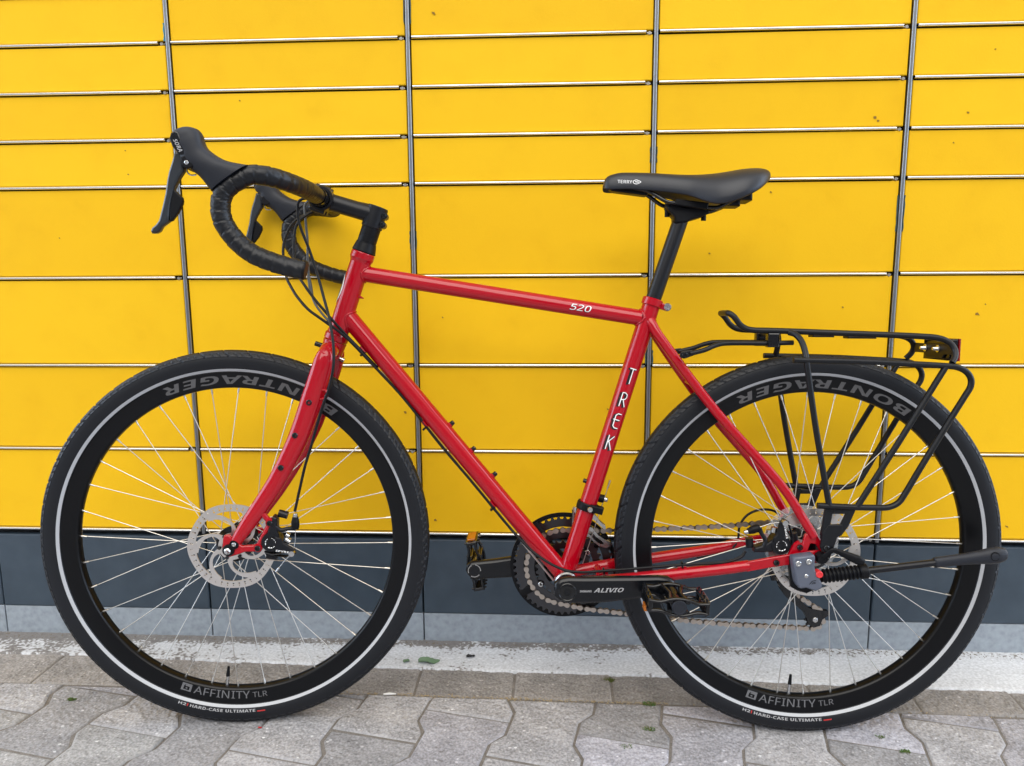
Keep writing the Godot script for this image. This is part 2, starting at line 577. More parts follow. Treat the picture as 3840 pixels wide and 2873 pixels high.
func build_pavement() -> void:
	# the sheet under everything, out to the horizon
	var st := mb()
	var xs := [-150.0, -30.0, -6.0, -2.0]
	for i in 24: xs.append(-1.2 + i * 0.2)
	xs.append_array([5.0, 8.0, 30.0, 150.0])
	var zs := [-150.0, -30.0, -6.0, -1.0, -0.2, 0.0, 0.1, 0.2, 0.3, 0.4, 0.6, 0.9, 1.4, 2.5, 6.0, 30.0, 150.0]
	for i in xs.size() - 1:
		for k in zs.size() - 1:
			var f := func(x: float, z: float) -> Vector3: return Vector3(x, gh(x, z) - 0.0030, z)
			q4(st, f.call(xs[i], zs[k + 1]), f.call(xs[i + 1], zs[k + 1]), f.call(xs[i + 1], zs[k]), f.call(xs[i], zs[k]), 1)
	tag(put("ground", st, M.sand), "", "", "", "structure")
	var pv := group_node("pavement")
	tag(pv, "", "", "", "structure")
	var rng := RandomNumberGenerator.new()
	rng.seed = 5
	# border row of oblong stones in front of the white strip
	for i in 22:
		var x0 := -1.274 + i * 0.197
		var g := 0.002
		var zz := 0.199 + rng.randf_range(-0.001, 0.001)
		var poly := PackedVector2Array([Vector2(x0 + g, 0.075), Vector2(x0 + 0.197 - g, 0.075), Vector2(x0 + 0.197 - g, zz), Vector2(x0 + g, zz)])
		slab("border_stone", poly, M["border%d" % (rng.randi() % 3)], pv, rng)
	# bone-shaped stones, the bond turned by about eleven degrees
	var wave := func(v: float) -> float:
		var t := fposmod(v / 0.2, 1.0)          # 0 at a stone's end, 0.5 at its waist
		var d := absf(t - 0.5) * 2.0            # 1 at the end, 0 at the waist
		return lerpf(-0.0105, 0.0105, clampf((d - 0.36) / 0.28, 0.0, 1.0))
	var region := PackedVector2Array([Vector2(-1.25, 0.2035), Vector2(3.0, 0.2035), Vector2(3.0, 1.42), Vector2(-1.25, 1.42)])
	var ax := Vector2(0.982, 0.187)              # along a row
	var az := Vector2(-0.187, 0.982)             # along a column
	var org := Vector2(0.4485, 0.330)            # the middle of one end joint
	for i in range(-13, 19):
		for j in range(-8, 9):
			var base := (0.1 if posmod(i, 2) == 1 else 0.0) + j * 0.2
			var vs := [0.0, 0.030, 0.036, 0.064, 0.070, 0.100, 0.130, 0.136, 0.164, 0.170, 0.2]
			var right := PackedVector2Array(); var left := PackedVector2Array()
			var gp := 0.0018
			for v in vs:
				var w: float = wave.call(v)
				var vv: float = clampf(v, gp, 0.2 - gp)
				right.append(org + ax * (i * 0.1475 + 0.07375 + w - gp) + az * (base + vv))
				left.append(org + ax * (i * 0.1475 - 0.07375 - w + gp) + az * (base + vv))
			right.reverse()
			var poly := left.duplicate()
			poly.append_array(right)
			for cut in Geometry2D.intersect_polygons(poly, region):
				slab("paving_stone", cut, M["paver%d" % (rng.randi() % 5)], pv, rng)
	# rough strip of concrete along the foot of the lockers, its white paint flaking
	var sz := 1024
	var img := Image.create(sz * 2, 256, false, Image.FORMAT_RGB8)
	var n1 := FastNoiseLite.new(); n1.seed = 3; n1.frequency = 0.011; n1.fractal_octaves = 4
	var n2 := FastNoiseLite.new(); n2.seed = 9; n2.frequency = 0.09; n2.fractal_octaves = 3
	var n3 := FastNoiseLite.new(); n3.seed = 19; n3.noise_type = FastNoiseLite.TYPE_CELLULAR; n3.frequency = 0.09
	# the strip runs from x -1.2 to 3.0 (2048 texels) and z -0.02 to 0.13 (256 texels)
	for yy in 256:
		for xx in sz * 2:
			var wx := -1.2 + 4.2 * xx / (sz * 2.0); var wz := -0.02 + 0.15 * yy / 256.0
			# how much paint is left here: bare at the far left, full at the far right
			var cover: float = clampf((wx + 0.55) / 0.75, 0.0, 1.0) * 0.58 + clampf((wx - 0.85) / 0.7, 0.0, 1.0) * 0.36
			var foot := clampf((0.034 - wz) / 0.022, 0.0, 1.0) * lerpf(0.70, 0.45, clampf(wx - 0.8, 0.0, 1.0))
			# pebbles hold the paint on their crowns, the dirt sits between them
			var cell := n3.get_noise_2d(wx * 1000.0, wz * 1000.0)
			var v := cover - foot + 0.50 * n1.get_noise_2d(wx * 1000.0, wz * 1400.0) + 0.60 * n2.get_noise_2d(wx * 1000.0, wz * 1000.0) - 0.55 * (cell + 0.72) - 0.10
			var speck := rng.randf_range(-0.14, 0.14)
			var col: Color
			if v > 0.0:
				var k := 0.52 + 0.17 * n2.get_noise_2d(wx * 1600.0, wz * 1600.0) + 0.25 * speck + 0.10 * clampf(v, 0.0, 1.0)
				col = Color(k * 0.945, k * 0.965, k)
			else:
				var k := 0.165 * (1.0 - 0.5 * (cell + 0.5) + speck * 1.5) + 0.10 * clampf(v + 0.25, 0.0, 0.25) / 0.25
				col = Color(k * 1.03, k * 0.97, k * 0.93)
			img.set_pixel(xx, yy, col.linear_to_srgb())
	var sm := mat(Color.WHITE, 0.9)
	sm.albedo_texture = ImageTexture.create_from_image(img)
	st = mb()
	var nb := FastNoiseLite.new(); nb.seed = 77; nb.frequency = 90.0; nb.fractal_octaves = 3
	var edge := func(x: float) -> float:
		var ks := [-1.2, 0.085, -0.434, 0.090, -0.286, 0.088, 0.14, 0.100, 0.404, 0.107, 0.69, 0.1105, 1.02, 0.110, 1.25, 0.122, 1.52, 0.126, 1.71, 0.1285, 3.0, 0.14]
		for i in range(0, ks.size() - 2, 2):
			if x <= ks[i + 2]: return lerpf(ks[i + 1], ks[i + 3], (x - ks[i]) / (ks[i + 2] - ks[i]))
		return 0.14
	var cols := 560; var rows := 20
	var pt := func(i: int, k: int) -> Vector3:
		var x := -1.2 + 4.2 * i / cols
		var e: float = edge.call(x) + 0.0035 * nb.get_noise_2d(x * 0.6, 3.0) + 0.0012 * nb.get_noise_2d(x * 4.0, 8.0)
		var z := lerpf(-0.02, e, minf(float(k) / (rows - 1), 1.0))
		var y := gh(x, z) + 0.0035 + 0.0016 * nb.get_noise_2d(x, z)
		if k == rows: y = gh(x, z) - 0.004
		return Vector3(x, y, z)
	var vert := func(v: Vector3) -> void:
		st.set_uv(Vector2((v.x + 1.2) / 4.2, (v.z + 0.02) / 0.15))
		st.add_vertex(v)
	st.set_smooth_group(1)
	for i in cols:
		for k in rows:
			var a: Vector3 = pt.call(i, k); var b: Vector3 = pt.call(i + 1, k); var c: Vector3 = pt.call(i + 1, k + 1); var d: Vector3 = pt.call(i, k + 1)
			for v in [a, b, c, a, c, d]: vert.call(v)
	tag(put("white_line", st, sm), "", "", "", "structure")

# ------------------------------------------------------------------ the yellow parcel lockers
const COLW := 0.48615
func build_locker() -> void:
	var lk := group_node("parcel_locker")
	tag(lk, "long yellow parcel locker with steel strips between its doors, behind the red bicycle", "parcel locker")
	var rows := [0.2551, 0.4403, 0.6254, 0.8114, 0.9973, 1.0910, 1.1851, 1.2787, 1.3725, 1.4660, 1.6520, 1.8380, 2.0240]
	var x0 := -2.0 * COLW
	var ncol := 7
	var x1 := x0 + ncol * COLW
	var st := mb()
	box(st, Vector3(x0 - 0.02, 0.004, -0.62), Vector3(x1 + 0.02, 2.07, -0.022))
	put("cabinet_body", st, M.gap, lk)
	st = mb()
	box(st, Vector3(x0 - 0.03, 2.071, -0.63), Vector3(x1 + 0.03, 2.12, 0.02), 0.004)
	put("roof", st, M.anthracite, lk)
	var rng := RandomNumberGenerator.new()
	rng.seed = 21
	# shared meshes for the four sizes of door
	var door_mesh := {}
	var rail_mesh: ArrayMesh
	var knob_mesh: ArrayMesh
	st = mb()
	# the strip: a rounded nose, flat behind
	var nose := []
	var rail_w := COLW - 0.0115 - 0.016
	for e in 2:
		var ring := PackedVector3Array()
		var x := 0.0 if e == 0 else rail_w
		for k in 13:
			var a := -PI / 2 + PI * k / 12.0
			ring.append(Vector3(x, 0.0022 + 0.0030 * sin(a), 0.0062 * pow(maxf(cos(a), 0.0), 0.7)))
		ring.append(Vector3(x, 0.0052, -0.02)); ring.append(Vector3(x, -0.0008, -0.02))
		ring.reverse()
		nose.append(ring)
	rings(st, nose, true, 1)
	st.generate_normals(); rail_mesh = st.commit(); rail_mesh.surface_set_material(0, M.steel)
	st = mb()
	lathe(st, Vector3(0, 0, -0.012), Vector3(0, 0, 1), [0.0036, 0.0, 0.0036, 0.012, 0.003, 0.0135, 0.0, 0.0135], 14)
	rod(st, Vector3(-0.0045, 0, -0.004), Vector3(0.0045, 0, -0.004), 0.0028, 10)
	st.generate_normals(); knob_mesh = st.commit(); knob_mesh.surface_set_material(0, M.steel_dull)
	for c in ncol:
		var cx := x0 + c * COLW
		for r in rows.size() - 1:
			var h: float = rows[r + 1] - rows[r]
			var key := "%.3f" % h
			var variant := rng.randi() % 4
			var mk := key + str(variant)
			if not door_mesh.has(mk):
				st = mb()
				# rim of the rail below is at 0; the door starts just above it
				box(st, Vector3(0.0, 0.0058, -0.018), Vector3(COLW - 0.0118, h - 0.0030, 0.0), 0.0020)
				st.generate_normals()
				var me: ArrayMesh = st.commit()
				me.surface_set_material(0, M["yellow%d" % variant])
				door_mesh[mk] = me
			var d := put_mesh("door", door_mesh[mk], lk)
			d.position = Vector3(cx + 0.0059 + rng.randf_range(-0.0004, 0.0004), rows[r] + rng.randf_range(-0.0003, 0.0003), rng.randf_range(-0.0012, 0.0))
			d.rotation = Vector3(rng.randf_range(-0.0015, 0.0015), rng.randf_range(-0.0010, 0.0010), 0)
			var s := put_mesh("edge_strip", rail_mesh, d)
			s.position = Vector3(0.0015, 0.0, -0.001)
			var k := put_mesh("hinge_pin", knob_mesh, d)
			k.position = Vector3(COLW - 0.0118 - 0.0075, 0.0, 0.0)
	# upright steel profiles between the columns
	for c in ncol + 1:
		st = mb()
		var ring := []
		for e in 2:
			var rr := PackedVector3Array()
			var y := 0.2505 if e == 0 else 2.07
			for k in 11:
				var a := PI * k / 10.0
				rr.append(Vector3(0.0041 * cos(a), y, 0.0035 * sin(a) + 0.0004))
			rr.append(Vector3(-0.0041, y, -0.03)); rr.append(Vector3(0.0041, y, -0.03))
			ring.append(rr)
		for e in ring: e.reverse()
		rings(st, ring, true, 1)
		var po := put("upright", st, M.upright, lk)
		po.position = Vector3(x0 + c * COLW, 0, 0)
	# specks and scuffs stuck to the doors
	for q in [[0.1403, 1.1673, 2.0], [-0.1064, 1.0729, 1.6], [-0.1044, 1.0255, 1.8], [-0.2652, 0.8972, 1.4], [0.5387, 1.3242, 3.2], [1.6125, 1.2350, 2.2], [1.3975, 1.1136, 4.6], [1.4035, 1.1080, 2.4], [1.5722, 1.1201, 2.2], [1.5493, 1.0644, 2.0], [1.6224, 0.7330, 4.2], [1.6368, 0.7516, 1.8], [0.5439, 0.7283, 2.0], [0.4594, 0.5264, 3.2], [1.0882, 0.8559, 2.0], [1.2049, 0.9751, 1.8], [0.8890, 0.5345, 2.0], [1.3580, 0.7466, 1.8], [0.5181, 0.2875, 3.0], [1.7211, 0.2880, 3.0]]:
		var poly := PackedVector2Array()
		for k in 8:
			var rr: float = q[2] * 0.001 * rng.randf_range(0.35, 1.0)
			poly.append(Vector2(q[0], q[1]) + Vector2.from_angle(TAU * k / 8.0 - 0.6) * rr * (1.0 if k % 4 != 0 else 1.7))
		st = mb()
		plate(st, poly, -0.0015, 0.0006)
		put("dirt_speck", st, M.speck, lk)
	for q in [[0.0, 1.301, 0.034, 0.0014, 0], [0.48615, 1.330, 0.050, 0.0010, 1], [0.48615, 0.887, 0.036, 0.0009, 1], [1.45846, 0.931, 0.070, 0.0011, 1], [0.9723, 0.6445, 0.030, 0.0014, 1], [0.9723, 1.050, 0.030, 0.0010, 1]]:
		for side in [-1.0, 1.0]:
			if q[4] == 0 and side > 0: continue
			var poly := PackedVector2Array()
			var n := 9
			for k in n: poly.append(Vector2(q[0] + side * 0.0057, q[1] + q[2] * (k / float(n - 1) - 0.5)))
			for k in range(n - 1, -1, -1): poly.append(Vector2(q[0] + side * (0.0057 + q[3] * rng.randf_range(0.6, 2.2)), q[1] + q[2] * (k / float(n - 1) - 0.5)))
			st = mb()
			plate(st, poly, -0.0025, 0.0004)
			put("paint_smear", st, M.cyan if q[4] == 0 else M.teal, lk)
	# anthracite panels and pale foot below the doors
	for c in ncol:
		var cx := x0 + c * COLW
		st = mb()
		box(st, Vector3(cx + 0.0016, 0.0690, -0.020), Vector3(cx + COLW - 0.0016, 0.2415, -0.004 + rng.randf_range(-0.0008, 0.0008)), 0.003)
		put("base_panel", st, M.anthracite, lk)
		st = mb()
		box(st, Vector3(cx + 0.0014, -0.03, -0.020), Vector3(cx + COLW - 0.0014, 0.0682, -0.0048 + rng.randf_range(-0.0008, 0.0008)), 0.0015)
		put("foot_panel", st, M.plinth, lk)

# ------------------------------------------------------------------ the bicycle
# measured in its own frame: x to the rear, y up, z to the near side; front wheel over the origin
const WB := 1.0343
const RT := 0.348
const BB := Vector3(0.5985, 0.2860, 0)
var steer: Transform3D

func z_tyre(r: float) -> float:
	var rs := [0.3090, 0.3120, 0.3155, 0.3200, 0.3245, 0.3285, 0.3330, 0.3375, 0.3415, 0.3450, 0.3472, 0.3480]
	var zs := [0.0128, 0.0152, 0.0172, 0.0187, 0.0194, 0.0196, 0.0194, 0.0182, 0.0158, 0.0115, 0.0062, 0.0]
	for i in rs.size() - 1:
		if r <= rs[i + 1]: return lerpf(zs[i], zs[i + 1], clampf((r - rs[i]) / (rs[i + 1] - rs[i]), 0.0, 1.0))
	return 0.0

func ring_pt(c: Vector3, r: float, a: float, z: float) -> Vector3:
	return c + Vector3(cos(a) * r, sin(a) * r, z)

func build_tyre(st: SurfaceTool, c: Vector3) -> void:
	# casing, then a tread whose blocks and grooves are cut into the surface
	var prof := [0.3090, 0.0118, 0.3092, 0.0128, 0.3120, 0.0152, 0.3155, 0.0172, 0.3200, 0.0187, 0.3245, 0.0194, 0.3285, 0.0196, 0.3330, 0.0194, 0.3358, 0.0188]
	var seg := 180
	for s in [1.0, -1.0]:
		for i in range(0, prof.size() - 2, 2):
			for k in seg:
				var a := TAU * k / seg; var b := TAU * (k + 1) / seg
				var p0 := ring_pt(c, prof[i], a, prof[i + 1] * s); var p1 := ring_pt(c, prof[i], b, prof[i + 1] * s)
				var p2 := ring_pt(c, prof[i + 2], b, prof[i + 3] * s); var p3_ := ring_pt(c, prof[i + 2], a, prof[i + 3] * s)
				if s > 0: q4(st, p0, p3_, p2, p1, 1)
				else: q4(st, p0, p1, p2, p3_, 1)
	# tread rows from one shoulder over the crown to the other
	var units := 52
	var per := 14
	var rowz := [[0.3358, 0.0188], [0.3362, 0.0189], [0.3385, 0.0181], [0.3400, 0.0172], [0.3404, 0.0169], [0.3424, 0.0154], [0.3438, 0.0138], [0.3441, 0.0134], [0.3456, 0.0108], [0.3466, 0.0082], [0.3469, 0.0074], [0.3477, 0.0038], [0.3480, 0.0]]
	var n := rowz.size()
	var full := []
	for i in n: full.append([rowz[i][0], rowz[i][1], i])
	for i in range(n - 2, -1, -1): full.append([rowz[i][0], -rowz[i][1], i])
	var total := units * per
	var ringv := []
	for i in full.size():
		var row := PackedVector3Array()
		for k in total:
			var u := k % per
			var ri: int = full[i][2]
			var depth := 0.0
			if u == 0: depth = 0.0027                                  # cut between blocks
			elif ri == 0: depth = 0.0
			elif (ri == 4 or ri == 7) : depth = 0.0016                  # lengthwise cuts
			elif (u == 5 or u == 9) and ri < 7: depth = 0.0015          # small cross cuts
			elif ri == 10: depth = 0.0012
			if ri == 1 and u != 0: depth = -0.0009
			var lean := float(ri) / n * 0.055 * (1.0 if full[i][1] >= 0 else 1.0)
			var a := TAU * (k + (0.35 if u == 0 else 0.0)) / total + lean
			var r: float = full[i][0] - depth
			row.append(ring_pt(c, r, a, full[i][1] * (1.0 - depth * 14.0)))
		ringv.append(row)
	for i in ringv.size() - 1:
		var ra: PackedVector3Array = ringv[i]; var rb: PackedVector3Array = ringv[i + 1]
		for k in total:
			var l := (k + 1) % total
			q4(st, ra[k], rb[k], rb[l], ra[l], FLAT)

func arc_text(st: SurfaceTool, s: String, c: Vector3, a0: float, a1: float, r0: float, r1: float, zf: Callable, bold := true, slant := 0.0, split := 1) -> void:
	# words round a wheel: read with their feet outward, from angle a0 to a1 (degrees)
	var f := func(p: Vector2) -> Vector3:
		var a := deg_to_rad(lerpf(a0, a1, p.x))
		var r := lerpf(r0, r1, p.y)
		var z: float = zf.call(r)
		return ring_pt(c, r, a, z)
	letters(st, s, f, bold, split, slant)

func build_wheel(called: String, bike: Node3D, c: Vector3, first: float, flange: Array, rotor_z: float, valve_deg: float, words: Array, rotor_r: float) -> Node3D:
	var w := group_node(called, bike)
	var st := mb()
	build_tyre(st, c)
	put("tyre", st, M.rubber, w)
	st = mb()
	for s in [1.0, -1.0]:
		for k in 240:
			var a := TAU * k / 240; var b := TAU * (k + 1) / 240
			var rr := [0.3106, 0.3130, 0.3154]
			for i in 2:
				var z0: float = (z_tyre(rr[i]) + 0.0004) * s; var z1: float = (z_tyre(rr[i + 1]) + 0.0004) * s
				var p0 := ring_pt(c, rr[i], a, z0); var p1 := ring_pt(c, rr[i], b, z0); var p2 := ring_pt(c, rr[i + 1], b, z1); var p3_ := ring_pt(c, rr[i + 1], a, z1)
				if s > 0: q4(st, p0, p3_, p2, p1, 1)
				else: q4(st, p0, p1, p2, p3_, 1)
	put("reflective_stripe", st, M.stripe, w)
	# deep black rim
	st = mb()
	var prof := [0.3094, 0.0112, 0.3098, 0.0124, 0.3090, 0.0130, 0.3075, 0.0130, 0.3065, 0.0126, 0.2852, 0.0112, 0.2822, 0.0096, 0.2806, 0.0066, 0.2800, 0.0030, 0.2799, 0.0]
	var seg := 180
	for s in [1.0, -1.0]:
		for i in range(0, prof.size() - 2, 2):
			for k in seg:
				var a := TAU * k / seg; var b := TAU * (k + 1) / seg
				var p0 := ring_pt(c, prof[i], a, prof[i + 1] * s); var p1 := ring_pt(c, prof[i], b, prof[i + 1] * s)
				var p2 := ring_pt(c, prof[i + 2], b, prof[i + 3] * s); var p3_ := ring_pt(c, prof[i + 2], a, prof[i + 3] * s)
				if s > 0: q4(st, p0, p1, p2, p3_, 1)
				else: q4(st, p0, p3_, p2, p1, 1)
	put("rim", st, M.rim, w)
	# printing on the near side of rim and tyre
	var zr := func(r: float) -> float: return lerpf(0.0112, 0.0126, (r - 0.2852) / 0.0213) + 0.00025
	var zt := func(r: float) -> float: return z_tyre(r) + 0.0003
	st = mb()
	arc_text(st, "BONTRAGER", c, words[0], words[1], 0.3035, 0.2880, zr, true, 0.12, 1)
	put("rim_lettering", st, M.print_grey, w)
	st = mb()
	var a0: float = words[2]; var a1: float = words[3]
	var span := a1 - a0
	arc_text(st, "AFFINITY", c, a0 + span * 0.15, a0 + span * 0.80, 0.2995, 0.2855, zr, false)
	arc_text(st, "TLR", c, a0 + span * 0.83, a1, 0.2985, 0.2885, zr, false)
	# the small square emblem: a tile with a slanted loop left out
	var em := func(x: float, y: float) -> Vector3:
		var r := lerpf(0.2995, 0.2855, y)
		return ring_pt(c, r, deg_to_rad(a0 + span * 0.118 * x), zr.call(r))
	for cell in [[0, 0, 1, 0.16], [0, 0.84, 1, 1], [0, 0.16, 0.22, 0.84], [0.80, 0.16, 1, 0.84], [0.42, 0.30, 0.60, 0.46], [0.36, 0.62, 0.80, 0.84], [0.22, 0.70, 0.30, 0.84]]:
		q4(st, em.call(cell[0], cell[1]), em.call(cell[2], cell[1]), em.call(cell[2], cell[3]), em.call(cell[0], cell[3]))
	put("rim_lettering", st, M.print_mid, w)
	st = mb()
	var b0: float = words[4]; var b1: float = words[5]
	arc_text(st, "H2", c, b0, b0 + 2.6, 0.3226, 0.3180, zt)
	arc_text(st, "HARD-CASE ULTIMATE", c, b0 + 3.9, b1, 0.3230, 0.3180, zt)
	put("tyre_lettering", st, M.print_pale, w)
	for q in [[b0 + 2.9, b0 + 3.2, 0.3228, 0.3178], [b1 + 0.6, b1 + 3.2, 0.3232, 0.3212]]:
		st = mb()
		for k in 4:
			var e0 := deg_to_rad(lerpf(q[0], q[1], k / 4.0)); var e1 := deg_to_rad(lerpf(q[0], q[1], (k + 1) / 4.0))
			q4(st, ring_pt(c, q[2], e0, zt.call(q[2])), ring_pt(c, q[2], e1, zt.call(q[2])), ring_pt(c, q[3], e1, zt.call(q[3])), ring_pt(c, q[3], e0, zt.call(q[3])))
		put("tyre_mark", st, M.print_red, w)
	# thirty-six spokes crossed three times
	for i in 36:
		var near := i % 2 == 0
		var dir := 1.0 if (i / 2) % 2 == 0 else -1.0
		var ar := deg_to_rad(first + i * 10.0)
		var ah := ar + dir * deg_to_rad(62.0)
		var fr: float = flange[2] if near else flange[3]
		var fz: float = flange[0] if near else flange[1]
		var rim_p := ring_pt(c, 0.2805, ar, 0.0012 if near else -0.0012)
		var hub_p := ring_pt(c, fr, ah, fz + 0.0012 * dir)
		var sp := mb()
		rod(sp, hub_p, rim_p, 0.00080, 6)
		var dn := (hub_p - rim_p).normalized()
		rod(sp, rim_p - dn * 0.001, rim_p + dn * 0.010, [0.0019, 0.0016], 7)
		put("spoke", sp, M.spoke, w)
	# hub shell with two drilled flanges
	st = mb()
	var f0: float = flange[1]; var f1: float = flange[0]
	lathe(st, c, Vector3(0, 0, 1), [0.0, f0 - 0.012, 0.010, f0 - 0.012, 0.012, f0 - 0.003, flange[3] + 0.004, f0 - 0.0018, flange[3] + 0.004, f0 + 0.0018, 0.016, f0 + 0.006, 0.0145, 0.0, 0.016, f1 - 0.006, flange[2] + 0.004, f1 - 0.0018, flange[2] + 0.004, f1 + 0.0018, 0.018, f1 + 0.004, 0.016, rotor_z - 0.001, 0.0, rotor_z - 0.001], 36)
	put("hub", st, M.black_gloss, w)
	build_rotor(w, c, rotor_z, rotor_r)
	# valve
	st = mb()
	var va := deg_to_rad(valve_deg)
	rod(st, ring_pt(c, 0.2805, va, 0), ring_pt(c, 0.262, va, 0), [0.0031, 0.0026], 10)
	put("valve", st, M.silver, w)
	st = mb()
	rod(st, ring_pt(c, 0.2625, va, 0), ring_pt(c, 0.2440, va, 0), [0.0036, 0.0030, 0.0022], 10)
	put("valve_cap", st, M.black, w)
	return w

func hole_cell(st: SurfaceTool, c: Vector3, ra: float, rb: float, a0: float, a1: float, hr: float, z0: float, z1: float) -> void:
	# a patch of a disc (ra..rb, a0..a1) with one round hole through it
	var am := (a0 + a1) * 0.5; var rm := (ra + rb) * 0.5
	var outer := PackedVector2Array(); var inner := PackedVector2Array()
	var m := Vector2.from_angle(am) * rm
	for e in [[ra, a0], [rm, a0], [rb, a0], [rb, am], [rb, a1], [rm, a1], [ra, a1], [ra, am]]:
		var p : Vector2 = Vector2.from_angle(e[1]) * e[0]
		outer.append(p)
		inner.append(m + (p - m).normalized() * hr)
	for k in 8:
		var l := (k + 1) % 8
		var A := outer[k]; var B := outer[l]; var C := inner[l]; var D := inner[k]
		for z in [z0, z1]:
			var pa := c + Vector3(A.x, A.y, z); var pb := c + Vector3(B.x, B.y, z); var pc := c + Vector3(C.x, C.y, z); var pd := c + Vector3(D.x, D.y, z)
			var turned: bool = (B - A).cross(C - A) > 0.0
			if (z == z1) == turned: q4(st, pa, pb, pc, pd)
			else: q4(st, pa, pd, pc, pb)
		q4(st, c + Vector3(C.x, C.y, z0), c + Vector3(C.x, C.y, z1), c + Vector3(D.x, D.y, z1), c + Vector3(D.x, D.y, z0))

func build_rotor(w: Node3D, c: Vector3, z: float, R: float) -> void:
	var st := mb()
	var z0 := z - 0.0009; var z1 := z + 0.0009
	var n := 42
	var wav := func(a: float) -> float: return R - 0.0010 + 0.0010 * cos(6.0 * a)
	for k in n:
		var a0 := TAU * k / n; var a1 := TAU * (k + 1) / n
		var am := (a0 + a1) / 2
		hole_cell(st, c, R - 0.0075, R - 0.0044, a0, a1, 0.0012, z0, z1)
		hole_cell(st, c, R - 0.0120, R - 0.0075, a0, a1, 0.0017, z0, z1)
		for e in [[a0, am], [am, a1]]:
			var ro0: float = wav.call(e[0]); var ro1: float = wav.call(e[1])
			var p := [ring_pt(c, R - 0.0044, e[0], z1), ring_pt(c, ro0, e[0], z1), ring_pt(c, ro1, e[1], z1), ring_pt(c, R - 0.0044, e[1], z1)]
			q4(st, p[0], p[1], p[2], p[3])
			var dz := Vector3(0, 0, z0 - z1)
			q4(st, p[3] + dz, p[2] + dz, p[1] + dz, p[0] + dz)
			q4(st, p[1] + dz, p[2] + dz, p[2], p[1])
		q4(st, ring_pt(c, R - 0.0145, a0, z1), ring_pt(c, R - 0.0120, a0, z1), ring_pt(c, R - 0.0120, a1, z1), ring_pt(c, R - 0.0145, a1, z1))
		q4(st, ring_pt(c, R - 0.0145, a1, z0), ring_pt(c, R - 0.0120, a1, z0), ring_pt(c, R - 0.0120, a0, z0), ring_pt(c, R - 0.0145, a0, z0))
		q4(st, ring_pt(c, R - 0.0145, a1, z0), ring_pt(c, R - 0.0145, a0, z0), ring_pt(c, R - 0.0145, a0, z1), ring_pt(c, R - 0.0145, a1, z1))
	# six swept arms to the carrier
	for k in 6:
		var a := TAU * k / 6.0 + 0.35
		var mid := PackedVector2Array()
		for i in 11:
			var t := i / 10.0
			mid.append(Vector2(c.x, c.y) + Vector2.from_angle(a + 0.85 * t * t) * lerpf(0.021, R - 0.0125, t))
		var lside := PackedVector2Array(); var rside := PackedVector2Array()
		for i in 11:
			var d := (mid[min(i + 1, 10)] - mid[max(i - 1, 0)]).normalized()
			var wd: float = lerpf(0.0058, 0.0026, sin(PI * clampf(i / 10.0, 0.0, 1.0)))
			lside.append(mid[i] + Vector2(-d.y, d.x) * wd); rside.append(mid[i] - Vector2(-d.y, d.x) * wd)
		rside.reverse()
		lside.append_array(rside)
		plate(st, lside, z0 + 0.0001, z1 - 0.0001)
	annulus(st, Vector2(c.x, c.y), z0, z1, 0.0175, circle2(Vector2(c.x, c.y), 0.0245, 36))
	# annulus works in x, y around c but not along its z; the rotor lies at c.z = 0
	put("brake_rotor", st, M.rotor, w)
	st = mb()
	for k in 6:
		var b := ring_pt(c, 0.0222, TAU * k / 6.0 + 0.1, z1)
		lathe(st, b, Vector3(0, 0, 1), [0.0035, 0.0, 0.0035, 0.002, 0.0025, 0.003, 0.0016, 0.003, 0.0, 0.0012], 10)
	put("rotor_bolts", st, M.black_gloss, w)

func bolt(st: SurfaceTool, o: Vector3, axis: Vector3, r: float, h: float) -> void:
	# a cap-head bolt with a hollow
	lathe(st, o, axis, [r, 0.0, r, h * 0.75, r * 0.85, h, r * 0.5, h, r * 0.45, h * 0.4, 0.0, h * 0.4], 14)

func both(p: PackedVector3Array) -> Array:
	return [p, mirror_z(p)]

